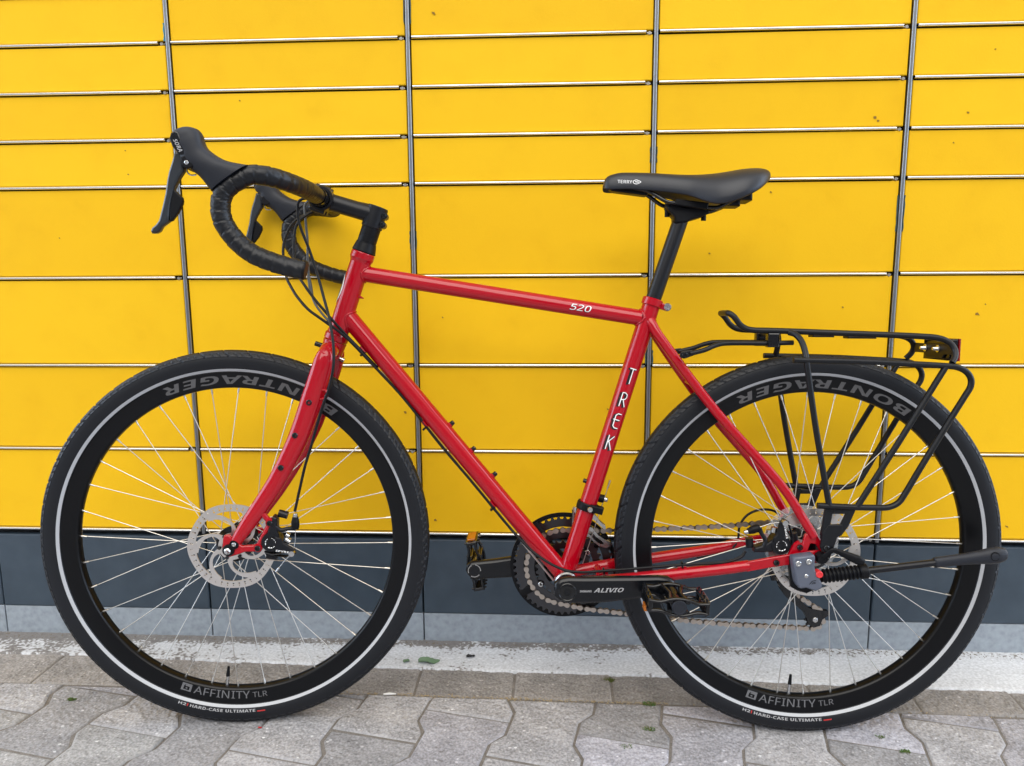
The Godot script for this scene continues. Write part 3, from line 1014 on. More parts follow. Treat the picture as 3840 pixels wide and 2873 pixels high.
func build_frame(bike: Node3D) -> void:
	var st := mb()
	var ht := Vector3(0.2329, 0.8699, 0); var hb := Vector3(0.1810, 0.7132, 0)
	var ha := (ht - hb).normalized()
	lathe(st, hb, ha, [0.0, 0.0, 0.0205, 0.0, 0.0215, 0.002, 0.0215, 0.011, 0.0190, 0.0145, 0.0183, 0.020, 0.0183, 0.146, 0.0195, 0.150, 0.0212, 0.1535, 0.0212, 0.163, 0.0200, 0.1650, 0.0, 0.1650], 40)
	tube(st, p3([0.2275, 0.8329, 0, 0.7264, 0.7579, 0]), 0.0143, 28, false)
	tube(st, PackedVector3Array([BB, Vector3(0.7471, 0.7886, 0)]), 0.0159, 28)
	tube(st, PackedVector3Array([Vector3(0.1976, 0.7632, 0), BB]), 0.0161, 28)
	lathe(st, BB, Vector3(0, 0, 1), [0.0, -0.036, 0.0200, -0.036, 0.0210, -0.034, 0.0210, 0.034, 0.0200, 0.036, 0.0, 0.036], 32)
	for s in both(p3([0.7415, 0.7520, 0.010, 0.7464, 0.7438, 0.014, 0.7629, 0.7176, 0.020, 0.8547, 0.5961, 0.040, 0.9628, 0.4758, 0.055, 1.0067, 0.4095, 0.0635, 1.0230, 0.3830, 0.0655])):
		tube(st, smooth(s, 4), [0.0095, 0.0088, 0.0085, 0.0083, 0.0080, 0.0078], 20)
	for s in both(p3([0.6070, 0.2830, 0.026, 0.6400, 0.2880, 0.036, 0.6930, 0.2952, 0.044, 0.8660, 0.3198, 0.0555, 0.9150, 0.3290, 0.0605])):
		tube(st, smooth(s, 4), [0.0105, 0.0105, 0.0105, 0.0100, 0.0092], 20)
	# bridges between the stays
	rod(st, Vector3(0.8170, 0.6450, -0.034), Vector3(0.8170, 0.6450, 0.034), 0.0065, 14)
	rod(st, Vector3(0.6600, 0.2915, -0.042), Vector3(0.6600, 0.2915, 0.042), 0.0065, 14)
	# rear ends
	for s in [1.0, -1.0]:
		var za: float = 0.0605 if s > 0 else -0.0675
		var zb: float = 0.0675 if s > 0 else -0.0605
		plate(st, v2([0.908, 0.3365, 0.950, 0.3452, 0.985, 0.3515, 1.012, 0.3570, 1.034, 0.3590, 1.045, 0.3550, 1.046, 0.3440, 1.036, 0.3370, 1.010, 0.3345, 0.985, 0.3330, 0.950, 0.3275, 0.910, 0.3195]), za, zb, 0.0015)
		plate(st, v2([1.000, 0.3530, 1.004, 0.3700, 1.008, 0.3870, 1.020, 0.3920, 1.0285, 0.3860, 1.045, 0.3640, 1.046, 0.3540, 1.037, 0.3530, 1.0265, 0.3700, 1.0175, 0.3710, 1.0120, 0.3550]), za, zb, 0.0015)
	plate(st, v2([0.982, 0.3500, 0.9905, 0.3690, 0.9990, 0.3740, 1.0065, 0.3680, 1.0080, 0.3560]), 0.056, 0.064, 0.0015)
	# seat clamp
	var sa := (Vector3(0.7471, 0.7886, 0) - BB).normalized()
	lathe(st, Vector3(0.7471, 0.7886, 0) - sa * 0.010, sa, [0.0165, 0.0, 0.0185, 0.001, 0.0185, 0.012, 0.0172, 0.0135, 0.0138, 0.0135], 32)
	box(st, Vector3(0.012, -0.0055, -0.0085), Vector3(0.030, 0.0060, 0.0085), 0.002, Transform3D(Basis(Vector3(0, 0, 1), -0.30), Vector3(0.7455, 0.7835, 0)))
	var fr := put("frame", st, M.red, bike)
	st = mb()
	bolt(st, Vector3(0.7715, 0.7770, 0.0085), Vector3(0, 0, 1), 0.0070, 0.005)
	put("clamp_bolt", st, M.silver, fr)
	# threaded bosses, cable stops and their clips
	st = mb()
	var dd := (BB - Vector3(0.1976, 0.7632, 0)).normalized()
	var up := Vector3(-dd.y, dd.x, 0)
	if up.y < 0: up = -up
	for q in [[0.3850, 0.5610], [0.4240, 0.5148], [0.4630, 0.4690]]:
		var o := Vector3(q[0], q[1], 0)
		# the foot of each boss lies on the tube's upper side
		var t := (o - BB).dot(dd)
		o = BB + dd * t + up * 0.0150
		rod(st, o, o + up * 0.0035, 0.0052, 12)
	put("bottle_boss", st, M.red, fr)
	st = mb()
	for q in [[0.3850, 0.5610], [0.4240, 0.5148], [0.4630, 0.4690]]:
		var t := (Vector3(q[0], q[1], 0) - BB).dot(dd)
		var o: Vector3 = BB + dd * t + up * 0.0185
		bolt(st, o, up, 0.0043, 0.0062)
	var sl := Vector3(-sa.y, sa.x, 0)
	for q in [0.0, 0.056]:
		var o: Vector3 = BB + sa * (0.1790 - q * 0.0) + Vector3.ZERO
		if q > 0.0: continue
		bolt(st, o + sl * 0.0155, sl, 0.0040, 0.006)
	put("bottle_bolt", st, M.black_gloss, fr)
	for q in [0.072, 0.245, 0.435]:
		st = mb()
		var o: Vector3 = Vector3(0.1976, 0.7632, 0) + dd * q - up * 0.0165 + Vector3(0, 0, 0.006)
		box(st, Vector3(-0.007, -0.0035, -0.004), Vector3(0.007, 0.002, 0.004), 0.001, Transform3D(Basis(Vector3(0, 0, 1), atan2(dd.y, dd.x)), o))
		put("cable_stop", st, M.red, fr)
	for q in [[0.664, 0.3050, 0.042], [0.800, 0.3205, 0.052]]:
		st = mb()
		box(st, Vector3(-0.008, -0.002, -0.003), Vector3(0.008, 0.0035, 0.003), 0.001, Transform3D(Basis(Vector3(0, 0, 1), 0.14), Vector3(q[0], q[1], q[2])))
		put("cable_stop", st, M.red, fr)
	st = mb()
	rod(st, Vector3(0.2235, 0.7920, 0.004), Vector3(0.2335, 0.7885, 0.004), [0.0036, 0.0030, 0.0008], 8)
	put("pump_peg", st, M.red, fr)
	for q in [0.078, 0.251, 0.441]:
		var o: Vector3 = Vector3(0.1976, 0.7632, 0) + dd * q - up * 0.0205 + Vector3(0, 0, 0.008)
		st = mb()
		box(st, Vector3(-0.0018, -0.0055, -0.007), Vector3(0.0018, 0.0045, 0.006), 0.0006, Transform3D(Basis(Vector3(0, 0, 1), atan2(dd.y, dd.x)), o))
		put("cable_clip", st, M.black, fr)
	for q in [[0.664, 0.3110, 0.044], [0.800, 0.3270, 0.053]]:
		st = mb()
		box(st, Vector3(-0.0016, -0.006, -0.004), Vector3(0.0016, 0.0045, 0.004), 0.0006, Transform3D(Basis(Vector3(0, 0, 1), 0.14), Vector3(q[0], q[1], q[2])))
		put("cable_clip", st, M.black, fr)
	# silver cup of the bottom bracket
	st = mb()
	lathe(st, BB, Vector3(0, 0, 1), [0.0, 0.036, 0.0205, 0.036, 0.0218, 0.038, 0.0218, 0.046, 0.0195, 0.049, 0.0, 0.049], 28)
	put("bottom_bracket_cup", st, M.silver, fr)
	# bolts at the rear end
	st = mb()
	bolt(st, Vector3(0.9593, 0.3370, 0.0670), Vector3(0, 0, 1), 0.0052, 0.005)
	bolt(st, Vector3(1.0005, 0.3635, 0.0636), Vector3(0, 0, 1), 0.0052, 0.004)
	put("rear_end_bolt", st, M.black_gloss, fr)
	# beads of weld where the tubes meet
	for w in [[ht, ha, 0.0183, Vector3(0.7264, 0.7579, 0), Vector3(0.2275, 0.8329, 0), 0.0143], [ht, ha, 0.0183, BB, Vector3(0.1976, 0.7632, 0), 0.0161], [BB, sa, 0.0159, Vector3(0.2275, 0.8329, 0), Vector3(0.7264, 0.7579, 0), 0.0143]]:
		st = mb()
		weld(st, w[0], w[1], w[2], w[3], w[4], w[5])
		put("weld_bead", st, M.red, fr)
	for s in [1.0, -1.0]:
		st = mb()
		weld(st, BB, sa, 0.0159, Vector3(0.8547, 0.5961, 0.040 * s), Vector3(0.7440, 0.7475, 0.008 * s), 0.0092)
		put("weld_bead", st, M.red, fr)
	# printing: numerals on the top tube
	var ta := Vector3(0.2275, 0.8329, 0); var td := (Vector3(0.7264, 0.7579, 0) - ta).normalized()
	var tu := Vector3(-td.y, td.x, 0)
	var on_top := func(p: Vector2) -> Vector3:
		var a := p.y / 0.0146
		return ta + td * p.x + tu * (0.0146 * sin(a)) + Vector3(0, 0, 0.0146 * cos(a))
	var t0 := (Vector3(0.5990, 0.7725, 0) - ta).dot(td)
	for layer in 2:
		st = mb()
		var fnum := func(p: Vector2) -> Vector3:
			var q := Vector2(t0 + p.x * 0.036, -0.0052 + p.y * 0.0115)
			if layer == 0:
				q += Vector2(-0.0011, -0.0010)
				return on_top.call(q) - Vector3(0, 0, 0.00012)
			return on_top.call(q)
		letters(st, "520", fnum, false, 1, 0.18)
		put("model_number", st, M.print_black if layer == 0 else M.print_white, fr)
	# name down the seat tube: thin white strokes with a black drop shade
	var on_seat := func(p: Vector2) -> Vector3:
		# p.x across the tube to the rear, p.y up along it
		var a := p.x / 0.0162
		var side := Vector3(sa.y, -sa.x, 0)
		return BB + sa * p.y + side * (0.0162 * sin(a)) + Vector3(0, 0, 0.0162 * cos(a))
	var glyphs := {
		"T": [[-0.004, 0.030, 0.013, 0.030], [0.0045, 0.030, 0.0045, -0.018]],
		"R": [[-0.0035, 0.026, -0.0035, -0.018], [-0.0035, 0.026, 0.004, 0.027, 0.0095, 0.022, 0.0105, 0.014, 0.007, 0.007, -0.0035, 0.003], [0.003, 0.004, 0.0115, -0.017]],
		"E": [[0.0115, 0.028, 0.002, 0.028, -0.003, 0.022, -0.003, -0.012, 0.002, -0.018, 0.0115, -0.018], [-0.0065, 0.008, 0.0105, 0.008]],
		"K": [[-0.0035, 0.026, -0.0035, -0.019], [0.011, 0.026, -0.003, 0.004], [0.0, 0.007, 0.0115, -0.019]]}
	var at := {"T": 0.3812, "R": 0.3385, "E": 0.2987, "K": 0.2587}
	for layer in 2:
		st = mb()
		for ch in ["T", "R", "E", "K"]:
			for ln in glyphs[ch]:
				var line := PackedVector2Array()
				for i in range(0, ln.size(), 2): line.append(Vector2(ln[i] * 0.66 - 0.0008, at[ch] + ln[i + 1] * 0.57))
				if layer == 0:
					for step in 4:
						var sh := PackedVector2Array()
						for v in line: sh.append(v + Vector2(-0.0012, -0.0007) * (step + 0.3))
						stroke(st, sh, 0.0029, func(p: Vector2) -> Vector3: return on_seat.call(p) - Vector3(0, 0, 0.00008 * (step + 1)))
				else: stroke(st, line, 0.0017, on_seat)
		put("maker_name", st, M.print_black if layer == 0 else M.print_white, fr)
	# head badge: an oval plate curved round the front of the head tube
	for layer in 2:
		st = mb()
		var hwid := 0.0150 if layer == 0 else 0.0115
		var hhgt := 0.0290 if layer == 0 else 0.0240
		var rr := 0.0190 if layer == 0 else 0.0194
		var cpt := func(x: float, y: float) -> Vector3:
			var a := x / rr
			var fwd := Vector3(-ha.y, ha.x, 0)
			return hb + ha * (0.093 + y) + fwd * (rr * cos(a)) + Vector3(0, 0, rr * sin(a))
		for k in 20:
			for e in 4:
				var r0 := e / 4.0; var r1 := (e + 1) / 4.0
				var a := TAU * k / 20; var b := TAU * (k + 1) / 20
				q4(st, cpt.call(cos(a) * hwid * r0, sin(a) * hhgt * r0), cpt.call(cos(a) * hwid * r1, sin(a) * hhgt * r1), cpt.call(cos(b) * hwid * r1, sin(b) * hhgt * r1), cpt.call(cos(b) * hwid * r0, sin(b) * hhgt * r0), 1)
		put("head_badge", st, M.print_white if layer == 0 else M.print_black, fr)

func weld(st: SurfaceTool, o: Vector3, ax: Vector3, R: float, from: Vector3, to: Vector3, r: float) -> void:
	# a rippled bead along the line where a tube (from..to) runs into another (axis o, ax, radius R)
	var d := (to - from).normalized()
	var u := (Vector3(0, 0, 1) - d * d.z).normalized()
	var w := d.cross(u)
	var far := from.distance_to(to) + 0.05
	var line := PackedVector3Array()
	var n := 64
	for k in n + 1:
		var a := TAU * k / n
		var p0 := from + u * (cos(a) * r) + w * (sin(a) * r)
		# first point along the tube that touches the other surface
		var lo := 0.0; var hi := far
		var step := 0.0005
		var t := maxf(0.0, from.distance_to(to) - 0.06)
		while t < far:
			var q := p0 + d * t - o
			if (q - ax * q.dot(ax)).length() <= R: break
			t += step
		line.append(p0 + d * (t - 0.0002))
	var rad := []
	for k in n + 1: rad.append(0.0019 + (0.00045 if k % 2 == 0 else 0.0))
	tube(st, line, rad, 8, false)

func build_fork(bike: Node3D) -> void:
	var st := mb()
	var hb := Vector3(0.1810, 0.7132, 0)
	var ax := Vector3(-0.318, -0.948, 0).normalized()
	lathe(st, hb, ax, [0.0, 0.0008, 0.0205, 0.0008, 0.0212, 0.002, 0.0205, 0.006, 0.0195, 0.020, 0.0170, 0.030, 0.0, 0.034], 36)
	tube(st, smooth(p3([0.1715, 0.6905, -0.050, 0.1738, 0.6955, -0.036, 0.1745, 0.6975, 0, 0.1738, 0.6955, 0.036, 0.1715, 0.6905, 0.050]), 4), [0.0125, 0.0160, 0.0165, 0.0160, 0.0125], 24)
	for s in both(p3([0.1765, 0.7020, 0.0500, 0.1755, 0.6985, 0.0515, 0.1735, 0.6920, 0.0535, 0.1700, 0.6800, 0.0550, 0.1656, 0.6647, 0.0555, 0.1490, 0.6155, 0.056, 0.1293, 0.5600, 0.0565, 0.1097, 0.5173, 0.0565, 0.0844, 0.4698, 0.056, 0.0545, 0.4238, 0.0555, 0.0300, 0.3885, 0.055, 0.0120, 0.3620, 0.055])):
		var r := [0.004, 0.0105, 0.0150, 0.0175, 0.0182, 0.0188, 0.0180, 0.0165, 0.0152, 0.0146, 0.0128, 0.0098]
		tube(st, smooth(s, 3), r, 26, true, 0.66, Vector3(0, 0, 1))
	for s in [1.0, -1.0]:
		var za: float = 0.0505 if s > 0 else -0.0595
		var zb: float = 0.0595 if s > 0 else -0.0505
		plate(st, v2([-0.0098, 0.3673, -0.0075, 0.3735, 0.0000, 0.3750, 0.0060, 0.3690, 0.0162, 0.3600, 0.0236, 0.3545, 0.0450, 0.3560, 0.0537, 0.3560, 0.0571, 0.3510, 0.0540, 0.3450, 0.0450, 0.3440, 0.0283, 0.3440, 0.0131, 0.3385, 0.0010, 0.3350, -0.0075, 0.3380, -0.0115, 0.3450]), za, zb, 0.0018)
	# caliper mount on the near blade
	for q in [[0.0500, 0.3525, 0.0715, 0.3950, 0.0046], [0.0725, 0.3962, 0.0600, 0.4110, 0.0050], [0.0600, 0.4110, 0.0500, 0.4180, 0.0060]]:
		rod(st, Vector3(q[0], q[1], 0.0560), Vector3(q[2], q[3], 0.0560), q[4], 12)
	for q in [[0.0507, 0.3513], [0.0725, 0.3962]]:
		lathe(st, Vector3(q[0], q[1], 0.0505), Vector3(0, 0, 1), [0.0, 0.0, 0.0072, 0.0, 0.0078, 0.001, 0.0078, 0.0095, 0.0068, 0.011, 0.0, 0.011], 16)
	# loop that holds the brake line
	tube(st, smooth(p3([0.1650, 0.6300, 0.062, 0.1740, 0.6310, 0.064, 0.1765, 0.6250, 0.066, 0.1740, 0.6180, 0.064, 0.1640, 0.6150, 0.062]), 4), 0.0022, 8)
	var fk := put("fork", st, M.red, bike)
	fk.transform = steer
	st = mb()
	for q in [[0.1459, 0.6101, 0.0665], [0.1208, 0.5529, 0.0665], [0.0953, 0.4963, 0.0665], [0.0507, 0.3513, 0.0612], [0.0725, 0.3962, 0.0612]]:
		st = mb()
		bolt(st, Vector3(q[0], q[1], q[2]), Vector3(0, 0, 1), 0.0051, 0.0036)
		put("fork_bolt", st, M.black_gloss, fk)
	st = mb()
	var fwd := Vector3(-0.948, 0.318, 0)
	rod(st, Vector3(0.1735, 0.6985, 0), Vector3(0.1735, 0.6985, 0) + fwd * 0.030, [0.0045, 0.0045], 12)
	put("crown_bolt", st, M.black_gloss, fk)
	st = mb()
	rod(st, Vector3(0.1740, 0.6850, 0) - fwd * 0.014, Vector3(0.1740, 0.6850, 0) - fwd * 0.0235, 0.0046, 12)
	put("fender_bolt", st, M.silver, fk)
	# axle end
	st = mb()
	lathe(st, Vector3(0, 0.348, 0.0590), Vector3(0, 0, 1), [0.0, 0.0, 0.0105, 0.0, 0.0105, 0.003, 0.0090, 0.0055, 0.0, 0.0055], 20)
	lathe(st, Vector3(0.0095, 0.3575, 0.0590), Vector3(0, 0, 1), [0.0085, 0.0, 0.0078, 0.0028, 0.0, 0.0028], 16)
	put("axle_washer", st, M.black, fk)
	st = mb()
	lathe(st, Vector3(0, 0.348, 0.0640), Vector3(0, 0, 1), [0.0058, 0.0, 0.0058, 0.004, 0.0035, 0.006, 0.0028, 0.0105, 0.0, 0.0105], 14)
	bolt(st, Vector3(0.0101, 0.3585, 0.0614), Vector3(0, 0, 1), 0.0038, 0.0025)
	put("axle_end", st, M.silver, fk)

func build_cockpit(bike: Node3D) -> void:
	var ax := Vector3(0.318, 0.948, 0).normalized()
	var b0 := Vector3(0.2329, 0.8699, 0)
	# headset cover and spacers
	var st := mb()
	lathe(st, b0, ax, [0.0, 0.0, 0.0205, 0.0, 0.0212, 0.0015, 0.0205, 0.005, 0.0180, 0.016, 0.0178, 0.0175, 0.0168, 0.0180, 0.0168, 0.0300, 0.0165, 0.0303, 0.0168, 0.0306, 0.0168, 0.046, 0.0, 0.046], 36)
	var sp := put("headset_spacers", st, M.black, bike)
	sp.transform = steer
	st = mb()
	lathe(st, b0 + ax * 0.0455, ax, [0.0, 0.0, 0.0178, 0.0, 0.0186, 0.0015, 0.0186, 0.0370, 0.0176, 0.0385, 0.0172, 0.0380, 0.0, 0.0375], 36)
	var c0 := Vector3(0.1626, 0.9607, 0)
	tube(st, PackedVector3Array([Vector3(0.2520, 0.9365, 0), Vector3(0.2200, 0.9445, 0), Vector3(0.1780, 0.9560, 0)]), [0.0165, 0.0150, 0.0152], 28)
	lathe(st, c0, Vector3(0, 0, 1), [0.0165, -0.0205, 0.0205, -0.0205, 0.0215, -0.0190, 0.0215, 0.0190, 0.0205, 0.0205, 0.0165, 0.0205], 32)
	for s in [-1.0, 1.0]:
		for e in [0.019, -0.019]:
			var lug: Vector3 = c0 + Vector3(-0.0030, 0, 0.012 * s) + Vector3(0.27, 0.96, 0) * e
			rod(st, lug + Vector3(0.014, -0.004, 0), lug - Vector3(0.010, -0.003, 0), 0.0052, 12)
	for q in [[0.2719, 0.9330], [0.2684, 0.9177]]:
		rod(st, Vector3(q[0] - 0.001, q[1], -0.013), Vector3(q[0] - 0.001, q[1], 0.013), 0.0062, 16)
	var sm := put("stem", st, M.black_satin, bike)
	sm.transform = steer
	st = mb()
	for q in [[0.2719, 0.9330], [0.2684, 0.9177]]:
		bolt(st, Vector3(q[0] - 0.001, q[1], 0.0130), Vector3(0, 0, 1), 0.0042, 0.002)
	for s in [-1.0, 1.0]:
		for e in [0.019, -0.019]:
			var lug: Vector3 = c0 + Vector3(-0.0130, 0.003, 0.012 * s) + Vector3(0.27, 0.96, 0) * e
			bolt(st, lug, Vector3(-0.96, 0.27, 0), 0.0038, 0.003)
	put("stem_bolt", st, M.black_gloss, sm)
	# the drop bar: bare clamp area in the middle
	st = mb()
	rod(st, Vector3(0.1626, 0.9607, -0.052), Vector3(0.1626, 0.9607, 0.052), 0.0157, 28)
	var hb := put("handlebar", st, M.black_gloss, bike)
	hb.transform = steer
	for s in [1.0, -1.0]:
		var p := p3([0.1626, 0.9607, 0.050, 0.1625, 0.9600, 0.090, 0.1602, 0.9602, 0.130, 0.1510, 0.9620, 0.165, 0.1365, 0.9652, 0.190, 0.1190, 0.9682, 0.2050, 0.0977, 0.9685, 0.2120, 0.0829, 0.9615, 0.2140, 0.0690, 0.9530, 0.2150, 0.0578, 0.9400, 0.2155, 0.0536, 0.9231, 0.2160, 0.0547, 0.9067, 0.2160, 0.0590, 0.8945, 0.2160, 0.0690, 0.8795, 0.2165, 0.0819, 0.8655, 0.2170, 0.0999, 0.8522, 0.2175, 0.1236, 0.8422, 0.2180, 0.1456, 0.8356, 0.2180, 0.1742, 0.8294, 0.2180])
		if s < 0: p = mirror_z(p)
		tape(hb, smooth(p, 10), s)
		# end plug
		st = mb()
		var pe := p[p.size() - 1]
		var pd := (pe - p[p.size() - 2]).normalized()
		lathe(st, pe - pd * 0.001, pd, [0.0146, 0.0, 0.0146, 0.0022, 0.0128, 0.0036, 0.0, 0.0036], 24)
		put("bar_plug", st, M.black, hb)
		build_lever(bike, s)

func tape(hb: Node3D, path: PackedVector3Array, s: float) -> void:
	# bar tape wound in overlapping turns: each turn steps over the one before
	var st := mb()
	var n := path.size()
	var sides := 26
	var u := Vector3.ZERO
	var run := 0.0
	var rr := []
	# resample to about 2 mm
	var q := PackedVector3Array()
	for i in n - 1:
		var m: int = max(1, int(path[i].distance_to(path[i + 1]) / 0.0018))
		for k in m: q.append(path[i].lerp(path[i + 1], float(k) / m))
	q.append(path[n - 1])
	n = q.size()
	for i in n:
		var d := (q[min(i + 2, n - 1)] - q[max(i - 2, 0)]).normalized()
		if i == 0:
			u = Vector3(0, 1, 0)
			u = (u - d * u.dot(d)).normalized()
		else:
			run += q[i].distance_to(q[i - 1])
			u = (u - d * u.dot(d)).normalized()
		var w := d.cross(u)
		var ring := PackedVector3Array()
		var full := 0.0137 if run > 0.03 else 0.0130
		for k in sides:
			var a := TAU * k / sides
			var ph := fposmod((run + 0.0165 * (a / TAU) * s) / 0.0165, 1.0)
			var r := full + 0.0005 + 0.0007 * (1.0 - ph)
			if ph > 0.88: r -= 0.0012
			elif ph > 0.25 and ph < 0.72 and i % 2 == 0 and (k + (i / 2) * 2) % 3 == 0: r -= 0.0006
			ring.append(q[i] + u * (cos(a) * r) + w * (sin(a) * r))
		rr.append(ring)
	rings(st, rr, true, 1)
	put("bar_tape", st, M.tape, hb)

func build_lever(bike: Node3D, s: float) -> void:
	# brake and shift lever with its rubber hood
	var A := [Vector2(0.0962, 0.9818), Vector2(0.0709, 0.9858), Vector2(0.0549, 0.9918), Vector2(0.0390, 1.0032), Vector2(0.0339, 1.0121), Vector2(0.0315, 1.0218), Vector2(0.0255, 1.0306), Vector2(0.0131, 1.0343), Vector2(0.0040, 1.0320)]
	var B := [Vector2(0.0415, 0.9429), Vector2(0.0268, 0.9625), Vector2(0.0145, 0.9722), Vector2(0.0022, 0.9819), Vector2(-0.0018, 0.9953), Vector2(-0.0096, 1.0032), Vector2(-0.0136, 1.0156), Vector2(-0.0105, 1.0255), Vector2(-0.0050, 1.0300)]
	var D := [0.0168, 0.0185, 0.0188, 0.0185, 0.0182, 0.0178, 0.0165, 0.0125, 0.006]
	var zc := 0.2155 * s
	var rr := []
	var secs := 40
	for i in secs + 1:
		var t := float(i) / secs * (A.size() - 1)
		var k: int = min(int(t), A.size() - 2)
		var f := t - k
		var k0: int = max(k - 1, 0); var k2: int = min(k + 2, A.size() - 1)
		var a: Vector2 = A[k].cubic_interpolate(A[k + 1], A[k0], A[k2], f)
		var b: Vector2 = B[k].cubic_interpolate(B[k + 1], B[k0], B[k2], f)
		var dz: float = lerpf(D[k], D[k + 1], f)
		var c := (a + b) * 0.5; var h := (a - b) * 0.5
		var ring := PackedVector3Array()
		for e in 28:
			var an := TAU * e / 28
			var ca := signf(cos(an)) * pow(absf(cos(an)), 0.8); var sa := signf(sin(an)) * pow(absf(sin(an)), 0.8)
			ring.append(Vector3(c.x + h.x * ca, c.y + h.y * ca, zc + dz * sa))
		rr.append(ring)
	var st := mb()
	# the sections travel forward and up; turn them so that they run counter-clockwise
	for r in rr: r.reverse()
	rings(st, rr, true, 1)
	var lv := put("brake_lever", st, M.hood, bike)
	lv.transform = steer
	# lever blade
	st = mb()
	plate(st, v2([-0.0080, 0.9985, 0.0040, 0.9975, 0.0040, 0.9837, 0.0042, 0.9712, -0.0021, 0.9621, -0.0099, 0.9475, -0.0150, 0.9300, -0.0175, 0.9184, -0.0190, 0.9060, -0.0199, 0.8984, -0.0301, 0.8909, -0.0341, 0.8840, -0.0390, 0.8812, -0.0450, 0.8807, -0.0466, 0.8843, -0.0446, 0.8889, -0.0390, 0.8935, -0.0343, 0.9000, -0.0290, 0.9182, -0.0237, 0.9382, -0.0203, 0.9581, -0.0171, 0.9708, -0.0120, 0.9852]), zc - 0.0075, zc + 0.0075, 0.0032)
	put("lever_blade", st, M.lever, lv)
	st = mb()
	plate(st, v2([-0.0117, 0.9457, 0.0004, 0.9332, 0.0013, 0.9285, 0.0006, 0.9241, -0.0058, 0.9113, -0.0150, 0.8995, -0.0185, 0.8985, -0.0188, 0.9100, -0.0172, 0.9250]), zc - 0.0045 + 0.002 * s, zc + 0.0045 + 0.002 * s, 0.002)
	put("shift_paddle", st, M.black, lv)
	# glossy name plate
	st = mb()
	var zf := zc + 0.0172 * s
	var np := v2([-0.0022, 1.0255, 0.0020, 1.0241, 0.0119, 0.9997, 0.0105, 0.9918, 0.0010, 0.9930, -0.0073, 1.0040, -0.0110, 1.0150, -0.0085, 1.0225])
	plate(st, np, minf(zf, zc), maxf(zf, zc), 0.002)
	put("name_plate", st, M.black_gloss, lv)
	st = mb()
	plate(st, v2([0.0040, 0.9890, 0.0120, 0.9925, 0.0235, 0.9990, 0.0260, 0.9930, 0.0245, 0.9830, 0.0205, 0.9745, 0.0110, 0.9725, 0.0050, 0.9770]), zc - 0.0172, zc + 0.0172, 0.002)
	put("lever_body", st, M.black, lv)
	st = mb()
	lathe(st, Vector3(0.0125, 0.9812, zc + 0.0165 * s), Vector3(0, 0, s), [0.0030, 0.0, 0.0030, 0.0016, 0.0022, 0.0022, 0.0, 0.0022], 16)
	put("pivot_pin", st, M.silver, lv)
	# return wire behind the blade
	st = mb()
	tube(st, smooth(p3([0.006, 0.976, zc, 0.0080, 0.9690, zc, 0.0130, 0.9660, zc, 0.0200, 0.9668, zc]), 4), 0.0012, 8)
	put("return_wire", st, M.silver, lv)
	if s > 0:
		st = mb()
		var d := Vector2(0.0110, -0.0232).normalized()
		var nn := Vector2(-d.y, d.x)
		var o := Vector2(-0.0040, 1.0135)
		var fs := func(p: Vector2) -> Vector3:
			var q := o + d * (p.x * 0.0190) + nn * (p.y * 0.0058 - 0.0018)
			return Vector3(q.x, q.y, zf + 0.0002)
		letters(st, "SORA", fs, true, 0, 0.25)
		put("lever_lettering", st, M.print_pale, lv)

